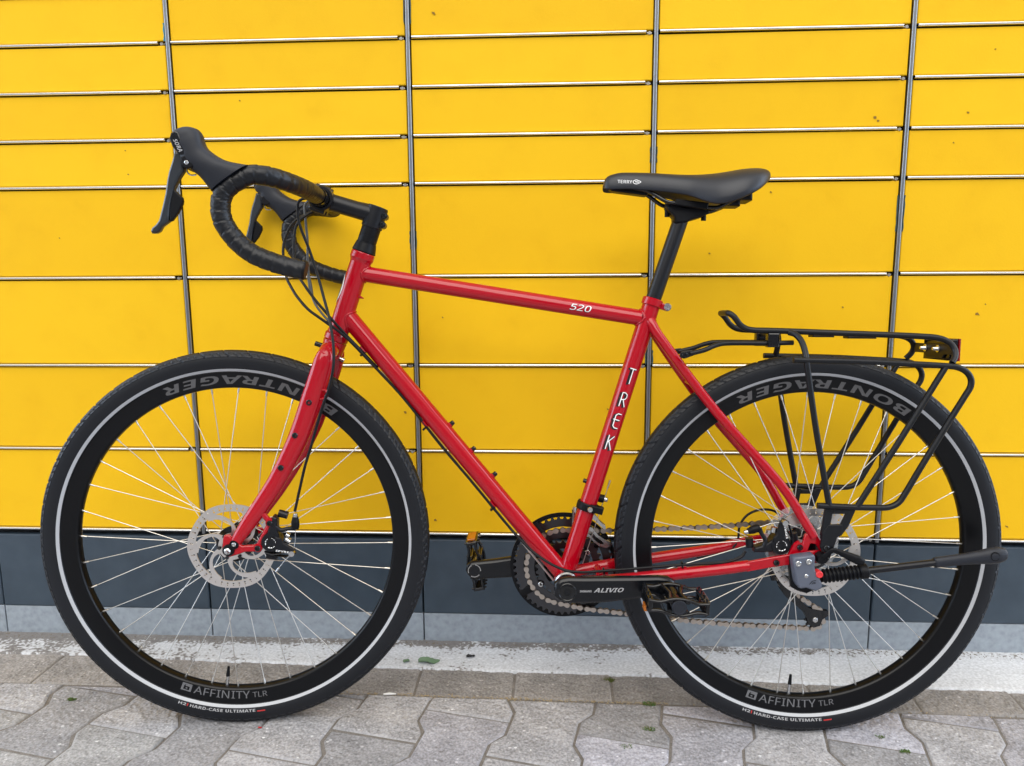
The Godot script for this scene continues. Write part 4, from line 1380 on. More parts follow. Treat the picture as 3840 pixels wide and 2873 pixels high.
func build_seat(bike: Node3D) -> void:
	var st := mb()
	var a := Vector3(0.7440, 0.7780, 0); var b := Vector3(0.7925, 0.9290, 0)
	rod(st, a, b, 0.0136, 28)
	var sp := put("seat_post", st, M.black_satin, bike)
	st = mb()
	plate(st, v2([0.7650, 0.9515, 0.7690, 0.9430, 0.7790, 0.9330, 0.7800, 0.9230, 0.8010, 0.9240, 0.8060, 0.9275, 0.8290, 0.9345, 0.8400, 0.9400, 0.8390, 0.9470, 0.8200, 0.9505, 0.7990, 0.9500, 0.7830, 0.9540, 0.7720, 0.9560]), -0.017, 0.017, 0.003)
	for q in [[0.7690, 0.9480, 0.9350], [0.8330, 0.9460, 0.9290]]:
		rod(st, Vector3(q[0], q[2], 0.0), Vector3(q[0], q[1] + 0.012, 0.0), 0.0045, 10)
	put("post_head", st, M.black, sp)
	for z in [-0.024, 0.024]:
		st = mb()
		plate(st, v2([0.7760, 0.9520, 0.8330, 0.9440, 0.8350, 0.9560, 0.7790, 0.9620]), z - 0.006, z + 0.006, 0.002)
		put("rail_clamp", st, M.black, sp)
	# saddle: sections along its length [x, top, edge, half width]
	var sec := [[0.6555, 0.9890, 0.9850, 0.008], [0.6572, 0.9960, 0.9825, 0.0135], [0.6610, 1.0022, 0.9813, 0.0170], [0.6677, 1.0062, 0.9810, 0.0196], [0.6826, 1.0100, 0.9810, 0.0218], [0.7000, 1.0107, 0.9810, 0.0230], [0.7369, 1.0100, 0.9782, 0.0255], [0.7653, 1.0082, 0.9748, 0.0300], [0.7975, 1.0064, 0.9680, 0.0400], [0.8181, 1.0062, 0.9585, 0.0520], [0.8342, 1.0068, 0.9520, 0.0620], [0.8484, 1.0080, 0.9505, 0.0690], [0.8672, 1.0106, 0.9545, 0.0735], [0.8899, 1.0145, 0.9640, 0.0725], [0.9121, 1.0166, 0.9765, 0.0640], [0.9280, 1.0158, 0.9900, 0.0500], [0.9370, 1.0128, 0.9985, 0.0350], [0.9408, 1.0075, 1.0020, 0.0180]]
	var rr := []
	var subs := 3
	for i in sec.size() - 1:
		for k in (subs + (1 if i == sec.size() - 2 else 0)):
			var t := float(k) / subs
			var i0: int = max(i - 1, 0); var i2: int = min(i + 2, sec.size() - 1)
			var v := []
			for e in 4: v.append(cubic_interpolate(sec[i][e], sec[i + 1][e], sec[i0][e], sec[i2][e], t))
			var ring := PackedVector3Array()
			var m := 24
			for e in m + 1:
				var an := PI * e / m
				var zz: float = v[3] * signf(cos(an)) * pow(absf(cos(an)), 0.72)
				var yy: float = v[2] + (v[1] - v[2]) * pow(sin(an), 0.86)
				ring.append(Vector3(v[0], yy, zz))
			# rolled edge and underside
			ring.append(Vector3(v[0], v[2] - 0.0022, -v[3] * 0.97))
			ring.append(Vector3(v[0], v[2] + 0.002, -v[3] * 0.86))
			ring.append(Vector3(v[0], lerpf(v[2], v[1], 0.45), 0))
			ring.append(Vector3(v[0], v[2] + 0.002, v[3] * 0.86))
			ring.append(Vector3(v[0], v[2] - 0.0022, v[3] * 0.97))
			rr.append(ring)
	st = mb()
	for r in rr: r.reverse()
	rings(st, rr, true, 1)
	var sd := put("saddle", st, M.leather, bike)
	st = mb()
	for s in both(p3([0.7050, 0.9830, 0.012, 0.7321, 0.9768, 0.016, 0.7619, 0.9590, 0.022, 0.7816, 0.9555, 0.0225, 0.8161, 0.9506, 0.0225, 0.8481, 0.9484, 0.0225, 0.8640, 0.9545, 0.024, 0.8900, 0.9680, 0.032])):
		tube(st, smooth(s, 5), 0.0036, 12)
	put("saddle_rail", st, M.black_gloss, sd)
	st = mb()
	plate(st, v2([0.6640, 0.9830, 0.6700, 0.9775, 0.7300, 0.9700, 0.7350, 0.9740, 0.7340, 0.9800]), -0.012, 0.012, 0.002)
	put("saddle_base", st, M.black, sd)
	st = mb()
	box(st, Vector3(0.885, 0.961, -0.026), Vector3(0.911, 0.974, 0.026), 0.004)
	put("rail_socket", st, M.black, sd)
	st = mb()
	box(st, Vector3(0.868, 0.952, -0.020), Vector3(0.892, 0.966, 0.020), 0.004)
	put("rail_socket", st, M.black, sd)
	st = mb()
	var ft := func(p: Vector2) -> Vector3:
		var x := 0.6785 + p.x * 0.0250; var y := 0.9895 + p.y * 0.0056 - p.x * 0.0010
		return Vector3(x, y, saddle_z(sec, x, y) + 0.0004)
	letters(st, "TERRY", ft, false, 1)
	var drop := PackedVector2Array()
	for k in 17:
		var a2 := TAU * k / 16.0
		var px := 0.7112 + cos(a2) * 0.0062 * (1.0 if cos(a2) < 0 else 1.15)
		drop.append(Vector2(px, 0.9912 + sin(a2) * 0.0036 * (1.0 - 0.6 * maxf(0.0, cos(a2)))))
	stroke(st, drop, 0.0010, func(p: Vector2) -> Vector3: return Vector3(p.x, p.y, saddle_z(sec, p.x, p.y) + 0.0004))
	stroke(st, PackedVector2Array([Vector2(0.7085, 0.9915), Vector2(0.7145, 0.9909)]), 0.0014, func(p: Vector2) -> Vector3: return Vector3(p.x, p.y, saddle_z(sec, p.x, p.y) + 0.0004))
	put("saddle_lettering", st, M.print_white, sd)

func saddle_z(sec: Array, x: float, y: float) -> float:
	for i in sec.size() - 1:
		if x <= sec[i + 1][0]:
			var t: float = (x - sec[i][0]) / (sec[i + 1][0] - sec[i][0])
			var i0: int = max(i - 1, 0); var i2: int = min(i + 2, sec.size() - 1)
			var v := []
			for e in 4: v.append(cubic_interpolate(sec[i][e], sec[i + 1][e], sec[i0][e], sec[i2][e], t))
			var sn := pow(clampf((y - v[2]) / (v[1] - v[2]), 0.0, 1.0), 1.0 / 0.86)
			return v[3] * pow(sqrt(maxf(0.0, 1.0 - sn * sn)), 0.72)
	return 0.0

func link_shape(st: SurfaceTool, a: Vector3, b: Vector3, half: float, thick: float, r: float) -> void:
	# the two side plates of one chain link, waisted between its pins
	var d := (b - a); var len := d.length(); d /= len
	var ang := atan2(d.y, d.x)
	var poly := PackedVector2Array()
	for k in 7: poly.append(Vector2(len, 0) + Vector2.from_angle(-PI * 0.62 + PI * 1.24 * k / 6.0) * r)
	poly.append(Vector2(len * 0.5, r * 0.46))
	for k in 7: poly.append(Vector2.from_angle(PI * 0.38 + PI * 1.24 * k / 6.0) * r)
	poly.append(Vector2(len * 0.5, -r * 0.46))
	for s in [1.0, -1.0]:
		plate(st, poly, minf(half * s, (half + thick) * s), maxf(half * s, (half + thick) * s), 0.0, Transform3D(Basis(Vector3(0, 0, 1), ang), a))

func build_drivetrain(bike: Node3D) -> void:
	var c2 := Vector2(BB.x, BB.y)
	# chainrings and guard
	var st := mb()
	annulus(st, c2, -0.0665, -0.0625, 0.0935, circle2(c2, 0.1015, 90))
	var cs := put("chain_guard", st, M.black, bike)
	st = mb()
	annulus(st, c2, -0.0600, -0.0575, 0.0760, gear_rim(c2, 0.0905, 0.0960, 48, 0.03))
	annulus(st, c2, -0.0530, -0.0505, 0.0560, gear_rim(c2, 0.0690, 0.0742, 36, 0.05))
	annulus(st, c2, -0.0455, -0.0430, 0.0380, gear_rim(c2, 0.0490, 0.0540, 26, 0.02))
	put("chainrings", st, M.ring_steel, cs)
	st = mb()
	for k in 4:
		var a := TAU * k / 4.0 + 0.62
		var d := Vector3(cos(a), sin(a), 0)
		tube(st, PackedVector3Array([BB + Vector3(0, 0, -0.060), BB + d * 0.050 + Vector3(0, 0, -0.0575), BB + d * 0.098 + Vector3(0, 0, -0.0600)]), [0.017, 0.010, 0.009], 12, true, 0.35, Vector3(0, 0, 1))
		bolt(st, BB + d * 0.0505 + Vector3(0, 0, -0.0425), Vector3(0, 0, 1), 0.0045, 0.003)
	lathe(st, BB, Vector3(0, 0, 1), [0.0, -0.068, 0.0230, -0.068, 0.0230, -0.040, 0.018, -0.036, 0.0, -0.036], 24)
	put("spider", st, M.black, cs)
	st = mb()
	for k in 4:
		var a := TAU * k / 4.0 + 0.62
		var d := Vector3(cos(a), sin(a), 0)
		bolt(st, BB + d * 0.0535 + Vector3(0, 0, -0.0420), Vector3(0, 0, 1), 0.0050, 0.0025)
	put("chainring_bolt", st, M.silver, cs)
	# crank arms
	var arm := v2([0.5751, 0.3000, 0.5805, 0.3055, 0.5870, 0.3092, 0.5992, 0.3116, 0.6212, 0.3114, 0.7092, 0.3134, 0.7530, 0.3151, 0.7700, 0.3140, 0.7810, 0.3080, 0.7868, 0.2975, 0.7845, 0.2860, 0.7760, 0.2800, 0.7600, 0.2790, 0.7297, 0.2764, 0.6660, 0.2676, 0.6219, 0.2648, 0.5998, 0.2656, 0.5821, 0.2711, 0.5753, 0.2778])
	st = mb()
	plate(st, arm, 0.0690, 0.0865, 0.0055)
	var al := put("crank_arm", st, M.crank, bike)
	st = mb()
	lathe(st, Vector3(0.5975, 0.2865, 0.0850), Vector3(0, 0, 1), [0.0158, 0.0, 0.0158, 0.0022, 0.0148, 0.0028, 0.0138, 0.0022, 0.0135, 0.0004, 0.0130, 0.0022, 0.0105, 0.0026, 0.0062, 0.0026, 0.0058, -0.004, 0.0, -0.004], 28)
	put("crank_bolt", st, M.black_gloss, al)
	st = mb()
	var pr := func(x0: float, y0: float, w: float, h: float, tilt: float) -> Callable:
		return func(p: Vector2) -> Vector3: return Vector3(x0 + p.x * w, y0 + p.y * h + p.x * tilt, 0.0868)
	letters(st, "SHIMANO", pr.call(0.6190, 0.2864, 0.0200, 0.0038, 0.0004), true)
	letters(st, "ALIVIO", pr.call(0.6428, 0.2866, 0.0490, 0.0076, 0.0012), true, 0, 0.35)
	put("crank_lettering", st, M.print_pale, al)
	st = mb()
	var arm2 := PackedVector2Array()
	for v in arm: arm2.append(Vector2(2 * BB.x - v.x, 2 * BB.y - v.y - (v.x - BB.x) * 0.035))
	plate(st, arm2, -0.0880, -0.0715, 0.0055)
	var ar := put("crank_arm", st, M.crank, bike)
	var pa := Vector3(0.4275, 0.2690, 0)
	st = mb()
	lathe(st, Vector3(pa.x, pa.y, -0.0725), Vector3(0, 0, 1), [0.0105, 0.0, 0.0105, 0.0012, 0.0092, 0.0012, 0.0088, 0.0002, 0.0070, 0.0, 0.0, 0.0], 24)
	put("spindle_end", st, M.black_gloss, ar)
	st = mb()
	for k in 30:
		if k % 10 > 6: continue
		var a := TAU * k / 30.0; var b := a + TAU / 30.0 * 0.7
		q4(st, Vector3(pa.x + cos(a) * 0.0112, pa.y + sin(a) * 0.0112, -0.0713), Vector3(pa.x + cos(a) * 0.0128, pa.y + sin(a) * 0.0128, -0.0713), Vector3(pa.x + cos(b) * 0.0128, pa.y + sin(b) * 0.0128, -0.0713), Vector3(pa.x + cos(b) * 0.0112, pa.y + sin(b) * 0.0112, -0.0713))
	put("crank_lettering", st, M.print_pale, ar)
	build_pedal(bike, Vector3(0.7722, 0.2938, 0.0), 1.0, -0.06)
	build_pedal(bike, Vector3(pa.x, pa.y, 0.0), -1.0, 1.74)
	# chain
	var line := p3([0.9631, 0.3758, -0.046, 0.8675, 0.3672, -0.047, 0.7589, 0.3612, -0.048, 0.6731, 0.3574, -0.050, 0.6300, 0.3560, -0.0515])
	for k in 13:
		var a := deg_to_rad(82.0 + 172.0 * k / 12.0)
		line.append(Vector3(BB.x + cos(a) * 0.0712, BB.y + sin(a) * 0.0712, -0.0518))
	line.append_array(p3([0.6139, 0.2100, -0.0518, 0.6500, 0.2040, -0.051, 0.7147, 0.1975, -0.050, 0.8073, 0.1870, -0.050, 0.9102, 0.1785, -0.051, 1.0300, 0.1728, -0.053, 1.0600, 0.1715, -0.0535, 1.0760, 0.1712, -0.0535, 1.0895, 0.1785, -0.0535, 1.0935, 0.1925, -0.0535, 1.0866, 0.2072, -0.053, 1.0754, 0.2136, -0.053, 1.0557, 0.2266, -0.053, 1.0323, 0.2395, -0.053, 1.0135, 0.2520, -0.053, 1.0065, 0.2640, -0.053, 1.0090, 0.2770, -0.052, 1.0210, 0.2900, -0.050, 1.0400, 0.3100, -0.048, 1.0570, 0.3260, -0.047, 1.0640, 0.3450, -0.046, 1.0580, 0.3650, -0.046, 1.0420, 0.3770, -0.046, 1.0200, 0.3795, -0.046, 0.9900, 0.3780, -0.046, 0.9640, 0.3759, -0.046]))
	line = smooth(line, 4)
	var pts := PackedVector3Array()
	var acc := 0.0
	var pitch := 0.0127
	pts.append(line[0])
	for i in range(1, line.size()):
		var a := line[i - 1]; var b := line[i]
		var d := a.distance_to(b)
		while acc + d >= pitch:
			var f := (pitch - acc) / d
			a = a.lerp(b, f); d = a.distance_to(b); acc = 0.0
			pts.append(a)
		acc += d
	st = mb()
	var st2 := mb()
	for i in pts.size() - 1:
		if i % 2 == 0: link_shape(st, pts[i], pts[i + 1], 0.0026, 0.0010, 0.0048)
		else: link_shape(st2, pts[i], pts[i + 1], 0.0014, 0.0010, 0.0041)
		rod(st, pts[i] - Vector3(0, 0, 0.0038), pts[i] + Vector3(0, 0, 0.0038), 0.0020, 8)
		rod(st2, pts[i] - Vector3(0, 0, 0.0016), pts[i] + Vector3(0, 0, 0.0016), 0.0034, 8)
	var ch := put("chain", st, M.chain, bike)
	put("inner_links", st2, M.chain_dark, ch)
	# front derailleur
	var sa := (Vector3(0.7471, 0.7886, 0) - BB).normalized()
	st = mb()
	lathe(st, BB + sa * 0.1290, sa, [0.0165, 0.0, 0.0190, 0.0, 0.0198, 0.002, 0.0198, 0.012, 0.0190, 0.014, 0.0165, 0.014], 30)
	box(st, Vector3(-0.004, -0.006, -0.004), Vector3(0.020, 0.007, 0.012), 0.002, Transform3D(Basis(Vector3(0, 0, 1), -0.25), Vector3(0.6440, 0.4155, 0.010)))
	rod(st, Vector3(0.6520, 0.4300, -0.012), Vector3(0.6680, 0.4270, -0.012), 0.0075, 14)
	var fd := put("front_derailleur", st, M.black, bike)
	st = mb()
	bolt(st, Vector3(0.6400, 0.4155, 0.0205), Vector3(0, 0, 1), 0.0050, 0.006)
	bolt(st, Vector3(0.6670, 0.4270, -0.012), Vector3(1, -0.2, 0), 0.0045, 0.008)
	tube(st, smooth(p3([0.6160, 0.4040, -0.030, 0.6170, 0.3900, -0.036, 0.6165, 0.3720, -0.042, 0.6180, 0.3600, -0.044]), 3), 0.0052, 10)
	rod(st, Vector3(0.6185, 0.4080, -0.026), Vector3(0.6185, 0.3990, -0.026), 0.0058, 12)
	put("derailleur_arm", st, M.silver, fd)
	for z in [-0.0585, -0.0440]:
		st = mb()
		plate(st, v2([0.6480, 0.3920, 0.6560, 0.3880, 0.6650, 0.3760, 0.6760, 0.3670, 0.6750, 0.3600, 0.6640, 0.3690, 0.6540, 0.3790, 0.6420, 0.3830]), z - 0.001, z + 0.001)
		put("derailleur_cage", st, M.silver, fd)
		st = mb()
		plate(st, v2([0.6350, 0.3640, 0.6440, 0.3660, 0.6510, 0.3640, 0.6620, 0.3500, 0.6740, 0.3420, 0.6850, 0.3380, 0.6860, 0.3300, 0.6780, 0.3260, 0.6640, 0.3290, 0.6540, 0.3370, 0.6440, 0.3470, 0.6360, 0.3530, 0.6380, 0.3580, 0.6480, 0.3490, 0.6560, 0.3400, 0.6660, 0.3335, 0.6740, 0.3330, 0.6690, 0.3390, 0.6580, 0.3470, 0.6490, 0.3570, 0.6400, 0.3590]), z - 0.001, z + 0.001)
		put("derailleur_cage", st, M.silver, fd)
	st = mb()
	rod(st, Vector3(0.6835, 0.3320, -0.0600), Vector3(0.6835, 0.3320, -0.0430), 0.0030, 10)
	put("cage_pin", st, M.silver, fd)
	# rear derailleur
	st = mb()
	for z in [-0.0575, -0.0495]:
		plate(st, v2([1.0020, 0.2720, 1.0120, 0.2760, 1.0220, 0.2700, 1.0290, 0.2480, 1.0420, 0.2320, 1.0640, 0.2120, 1.0850, 0.2080, 1.1010, 0.2070, 1.1050, 0.2010, 1.0980, 0.1960, 1.0900, 0.1900, 1.0860, 0.1780, 1.0740, 0.1740, 1.0640, 0.1810, 1.0600, 0.1930, 1.0540, 0.2040, 1.0340, 0.2220, 1.0200, 0.2330, 1.0090, 0.2480, 1.0040, 0.2600]), z - 0.001, z + 0.001)
	annulus(st, Vector2(1.0760, 0.1895), -0.0545, -0.0525, 0.006, gear_rim(Vector2(1.0760, 0.1895), 0.0150, 0.0195, 11))
	annulus(st, Vector2(1.0190, 0.2640), -0.0545, -0.0525, 0.004, gear_rim(Vector2(1.0190, 0.2640), 0.0120, 0.0165, 11, 0.2))
	tube(st, smooth(p3([1.0330, 0.3200, -0.066, 1.0230, 0.3000, -0.072, 1.0060, 0.2850, -0.074, 1.0080, 0.2600, -0.068]), 4), [0.010, 0.012, 0.013, 0.011], 14)
	var rd := put("rear_derailleur", st, M.black_gloss, bike)
	st = mb()
	bolt(st, Vector3(1.0760, 0.1895, -0.0485), Vector3(0, 0, 1), 0.0050, 0.002)
	bolt(st, Vector3(1.0190, 0.2640, -0.0485), Vector3(0, 0, 1), 0.0045, 0.002)
	put("pulley_bolt", st, M.silver, rd)

func build_pedal(bike: Node3D, c: Vector3, s: float, turn: float) -> void:
	# cage pedal: inner and outer bows, side bars with studs, a barrel, end cap and reflectors
	var pd := group_node("pedal", bike)
	pd.position = c
	pd.rotation = Vector3(0, 0, turn)
	var z0 := 0.0990; var z1 := 0.1690
	var st := mb()
	for z in [z0, z1]:
		for y in [0.0082, -0.0082]:
			var dy := 0.0035 * signf(y)
			tube(st, smooth(p3([-0.046, y, z * s, -0.030, y * 0.9, z * s, -0.014, y * 1.05 + dy, z * s, 0, y * 1.1 + dy * 1.3, z * s, 0.014, y * 1.05 + dy, z * s, 0.030, y * 0.9, z * s, 0.046, y, z * s]), 3), 0.0030, 8, true, 1.25, Vector3(0, 0, 1))
		for x in [-0.046, 0.046]: box(st, Vector3(x - 0.003, -0.0100, z * s - 0.003), Vector3(x + 0.003, 0.0100, z * s + 0.003), 0.001)
	for x in [-0.046, 0.046]:
		for y in [0.0082, -0.0082]: box(st, Vector3(x - 0.0040, y - 0.0028, minf(z0 * s, z1 * s)), Vector3(x + 0.0040, y + 0.0028, maxf(z0 * s, z1 * s)), 0.001)
	for q in [[-0.016, 0.0095], [0.016, 0.0095], [-0.016, -0.0095], [0.016, -0.0095]]:
		tube(st, PackedVector3Array([Vector3(q[0], q[1], z0 * s), Vector3(q[0] * 0.55, q[1], (z0 + z1) * 0.5 * s), Vector3(q[0] * 0.9, q[1], z1 * s)]), [0.0046, 0.0036, 0.0046], 8, true, 1.0)
	lathe(st, Vector3.ZERO, Vector3(0, 0, s), [0.0, 0.0860, 0.0075, 0.0860, 0.0075, 0.0950, 0.0125, 0.0970, 0.0120, 0.1080, 0.0095, 0.1320, 0.0120, 0.1600, 0.0125, 0.1700, 0.0, 0.1700], 20)
	# webs that join the barrel to the bows
	for z in [z0, z1]:
		rod(st, Vector3(0, 0.013, z * s), Vector3(0, -0.013, z * s), 0.0040, 8)
	put("pedal_cage", st, M.black_gloss, pd)
	st = mb()
	for x in [-0.046, 0.046]:
		for y in [1.0, -1.0]:
			for k in 4:
				st = mb()
				rod(st, Vector3(x, 0.009 * y, (z0 + 0.006 + k * 0.019) * s), Vector3(x, 0.0145 * y, (z0 + 0.006 + k * 0.019) * s), 0.0018, 7)
				put("grip_stud", st, M.black_gloss, pd)
	for x in [-0.022, 0.022]:
		for z in [z0, z1]:
			for y in [1.0, -1.0]:
				st = mb()
				rod(st, Vector3(x, 0.007 * y, z * s), Vector3(x, 0.0135 * y, z * s), 0.0018, 7)
				put("grip_stud", st, M.black_gloss, pd)
	st = mb()
	lathe(st, Vector3(0, 0, 0.1695 * s), Vector3(0, 0, s), [0.0122, 0.0, 0.0122, 0.0030, 0.0112, 0.0045, 0.0092, 0.0045, 0.0088, 0.0040, 0.0, 0.0040], 28)
	put("end_cap", st, M.hood, pd)
	for x in [-0.0505, 0.0505]:
		st = mb()
		if s > 0 and x < 0: box(st, Vector3(x - 0.001, -0.0180, 0.128), Vector3(x + 0.009, -0.0085, 0.150), 0.0012)
		else: box(st, Vector3(x - 0.0022, -0.0075, z0 + 0.010 if s > 0 else -z1 + 0.010), Vector3(x + 0.0022, 0.0085, z1 - 0.022 if s > 0 else -z0 - 0.010), 0.0012)
		var lens: Material = M.amber if x * s < 0 else (M.grey_lens if s > 0 else M.black)
		put("pedal_reflector", st, lens, pd)

func build_caliper(bike: Node3D, o: Vector3, turn: float, steered: bool, words: String) -> void:
	# mechanical disc caliper: body, lever arm, knob, barrel adjuster, pinch bolt
	var tf := Transform3D(Basis(Vector3(0, 0, 1), turn), o)
	var st := mb()
	plate(st, v2([-0.0120, -0.0160, 0.0020, -0.0205, 0.0160, -0.0190, 0.0300, -0.0150, 0.0400, -0.0150, 0.0430, -0.0205, 0.0350, -0.0270, 0.0200, -0.0265, 0.0060, -0.0250, -0.0100, -0.0215]), -0.004, 0.006, 0.0018, tf)
	lathe(st, o + Vector3(0, 0, -0.022), Vector3(0, 0, 1), [0.0, 0.0, 0.0165, 0.0, 0.0175, 0.002, 0.0175, 0.024, 0.0160, 0.0275, 0.0, 0.0285], 28)
	plate(st, v2([-0.0130, -0.0050, 0.0010, -0.0150, 0.0130, -0.0080, 0.0145, 0.0100, 0.0110, 0.0250, 0.0120, 0.0440, 0.0040, 0.0470, -0.0010, 0.0350, -0.0060, 0.0180]), -0.016, 0.004, 0.003, tf)
	tube(st, smooth(PackedVector3Array([tf * Vector3(0.005, 0.030, 0), tf * Vector3(0.016, 0.0215, 0), tf * Vector3(0.030, 0.0235, 0), tf * Vector3(0.041, 0.0245, 0)]), 4), [0.0050, 0.0040, 0.0036, 0.0050], 10)
	plate(st, v2([0.0000, -0.0100, 0.0120, -0.0120, 0.0250, -0.0165, 0.0390, -0.0165, 0.0420, -0.0120, 0.0300, -0.0050, 0.0220, 0.0000, 0.0180, 0.0080, 0.0080, 0.0120]), 0.000, 0.007, 0.002, tf)
	for q in [[0.0115, 0.0490, 0.0270, 0.0450], [-0.0110, -0.0270, 0.0080, -0.0300]]:
		rod(st, tf * Vector3(q[0], q[1], -0.010), tf * Vector3(q[2], q[3], -0.010), 0.0068, 12)
	var cp := put("brake_caliper", st, M.black_satin, bike)
	if steered: cp.transform = steer
	st = mb()
	lathe(st, o + Vector3(0, 0, 0.0062), Vector3(0, 0, 1), [0.0110, 0.0, 0.0110, 0.0012, 0.0098, 0.0012, 0.0095, 0.0004, 0.0045, 0.0004, 0.0040, -0.002, 0.0, -0.002], 22)
	put("caliper_knob", st, M.black_gloss, cp)
	st = mb()
	for k in 12:
		if k % 4 == 3: continue
		var a := TAU * k / 12.0; var b := a + 0.36
		q4(st, o + Vector3(cos(a) * 0.0082, sin(a) * 0.0082, 0.0068), o + Vector3(cos(a) * 0.0094, sin(a) * 0.0094, 0.0075), o + Vector3(cos(b) * 0.0094, sin(b) * 0.0094, 0.0075), o + Vector3(cos(b) * 0.0082, sin(b) * 0.0082, 0.0068))
	var wd := func(x0: float, y0: float, ang: float, wlen: float, h: float) -> Callable:
		var d := Vector2.from_angle(ang)
		return func(p: Vector2) -> Vector3:
			var q := Vector2(x0, y0) + d * (p.x * wlen) + Vector2(-d.y, d.x) * (p.y * h)
			return tf * Vector3(q.x, q.y, 0.0073)
	letters(st, words, wd.call(0.0085, -0.0150, -0.16, 0.0230, 0.0032), true)
	put("caliper_lettering", st, M.print_white, cp)
	st = mb()
	rod(st, tf * Vector3(0.0230, 0.0020, -0.006), tf * Vector3(0.0310, -0.0020, -0.006), 0.0060, 12)
	rod(st, tf * Vector3(0.0240, 0.0110, -0.006), tf * Vector3(0.0300, 0.0080, -0.006), 0.0050, 12)
	rod(st, tf * Vector3(0.0370, -0.0185, 0.004), tf * Vector3(0.0370, -0.0185, 0.0125), 0.0050, 12)
	put("pinch_bolt", st, M.silver, cp)
	st = mb()
	var b0 := tf * Vector3(0.0420, 0.0250, 0)
	var dir := (tf.basis * Vector3(0.02, 1, 0)).normalized()
	lathe(st, b0 - dir * 0.002, dir, [0.0, 0.0, 0.0060, 0.0, 0.0072, 0.004, 0.0072, 0.013, 0.0050, 0.022, 0.0, 0.022], 12)
	put("barrel_adjuster", st, M.black, cp)
	st = mb()
	lathe(st, b0 + dir * 0.020, dir, [0.0042, 0.0, 0.0042, 0.005, 0.0034, 0.006, 0.0, 0.006], 12)
	tube(st, PackedVector3Array([b0, tf * Vector3(0.0415, 0.0020, 0), tf * Vector3(0.0380, -0.0180, 0.006), tf * Vector3(0.0230, -0.0330, 0.006), tf * Vector3(0.0090, -0.0510, 0.006)]), 0.0008, 6)
	rod(st, tf * Vector3(0.0135, -0.0450, 0.006), tf * Vector3(0.0085, -0.0520, 0.006), 0.0020, 8)
	put("brake_wire", st, M.silver, cp)

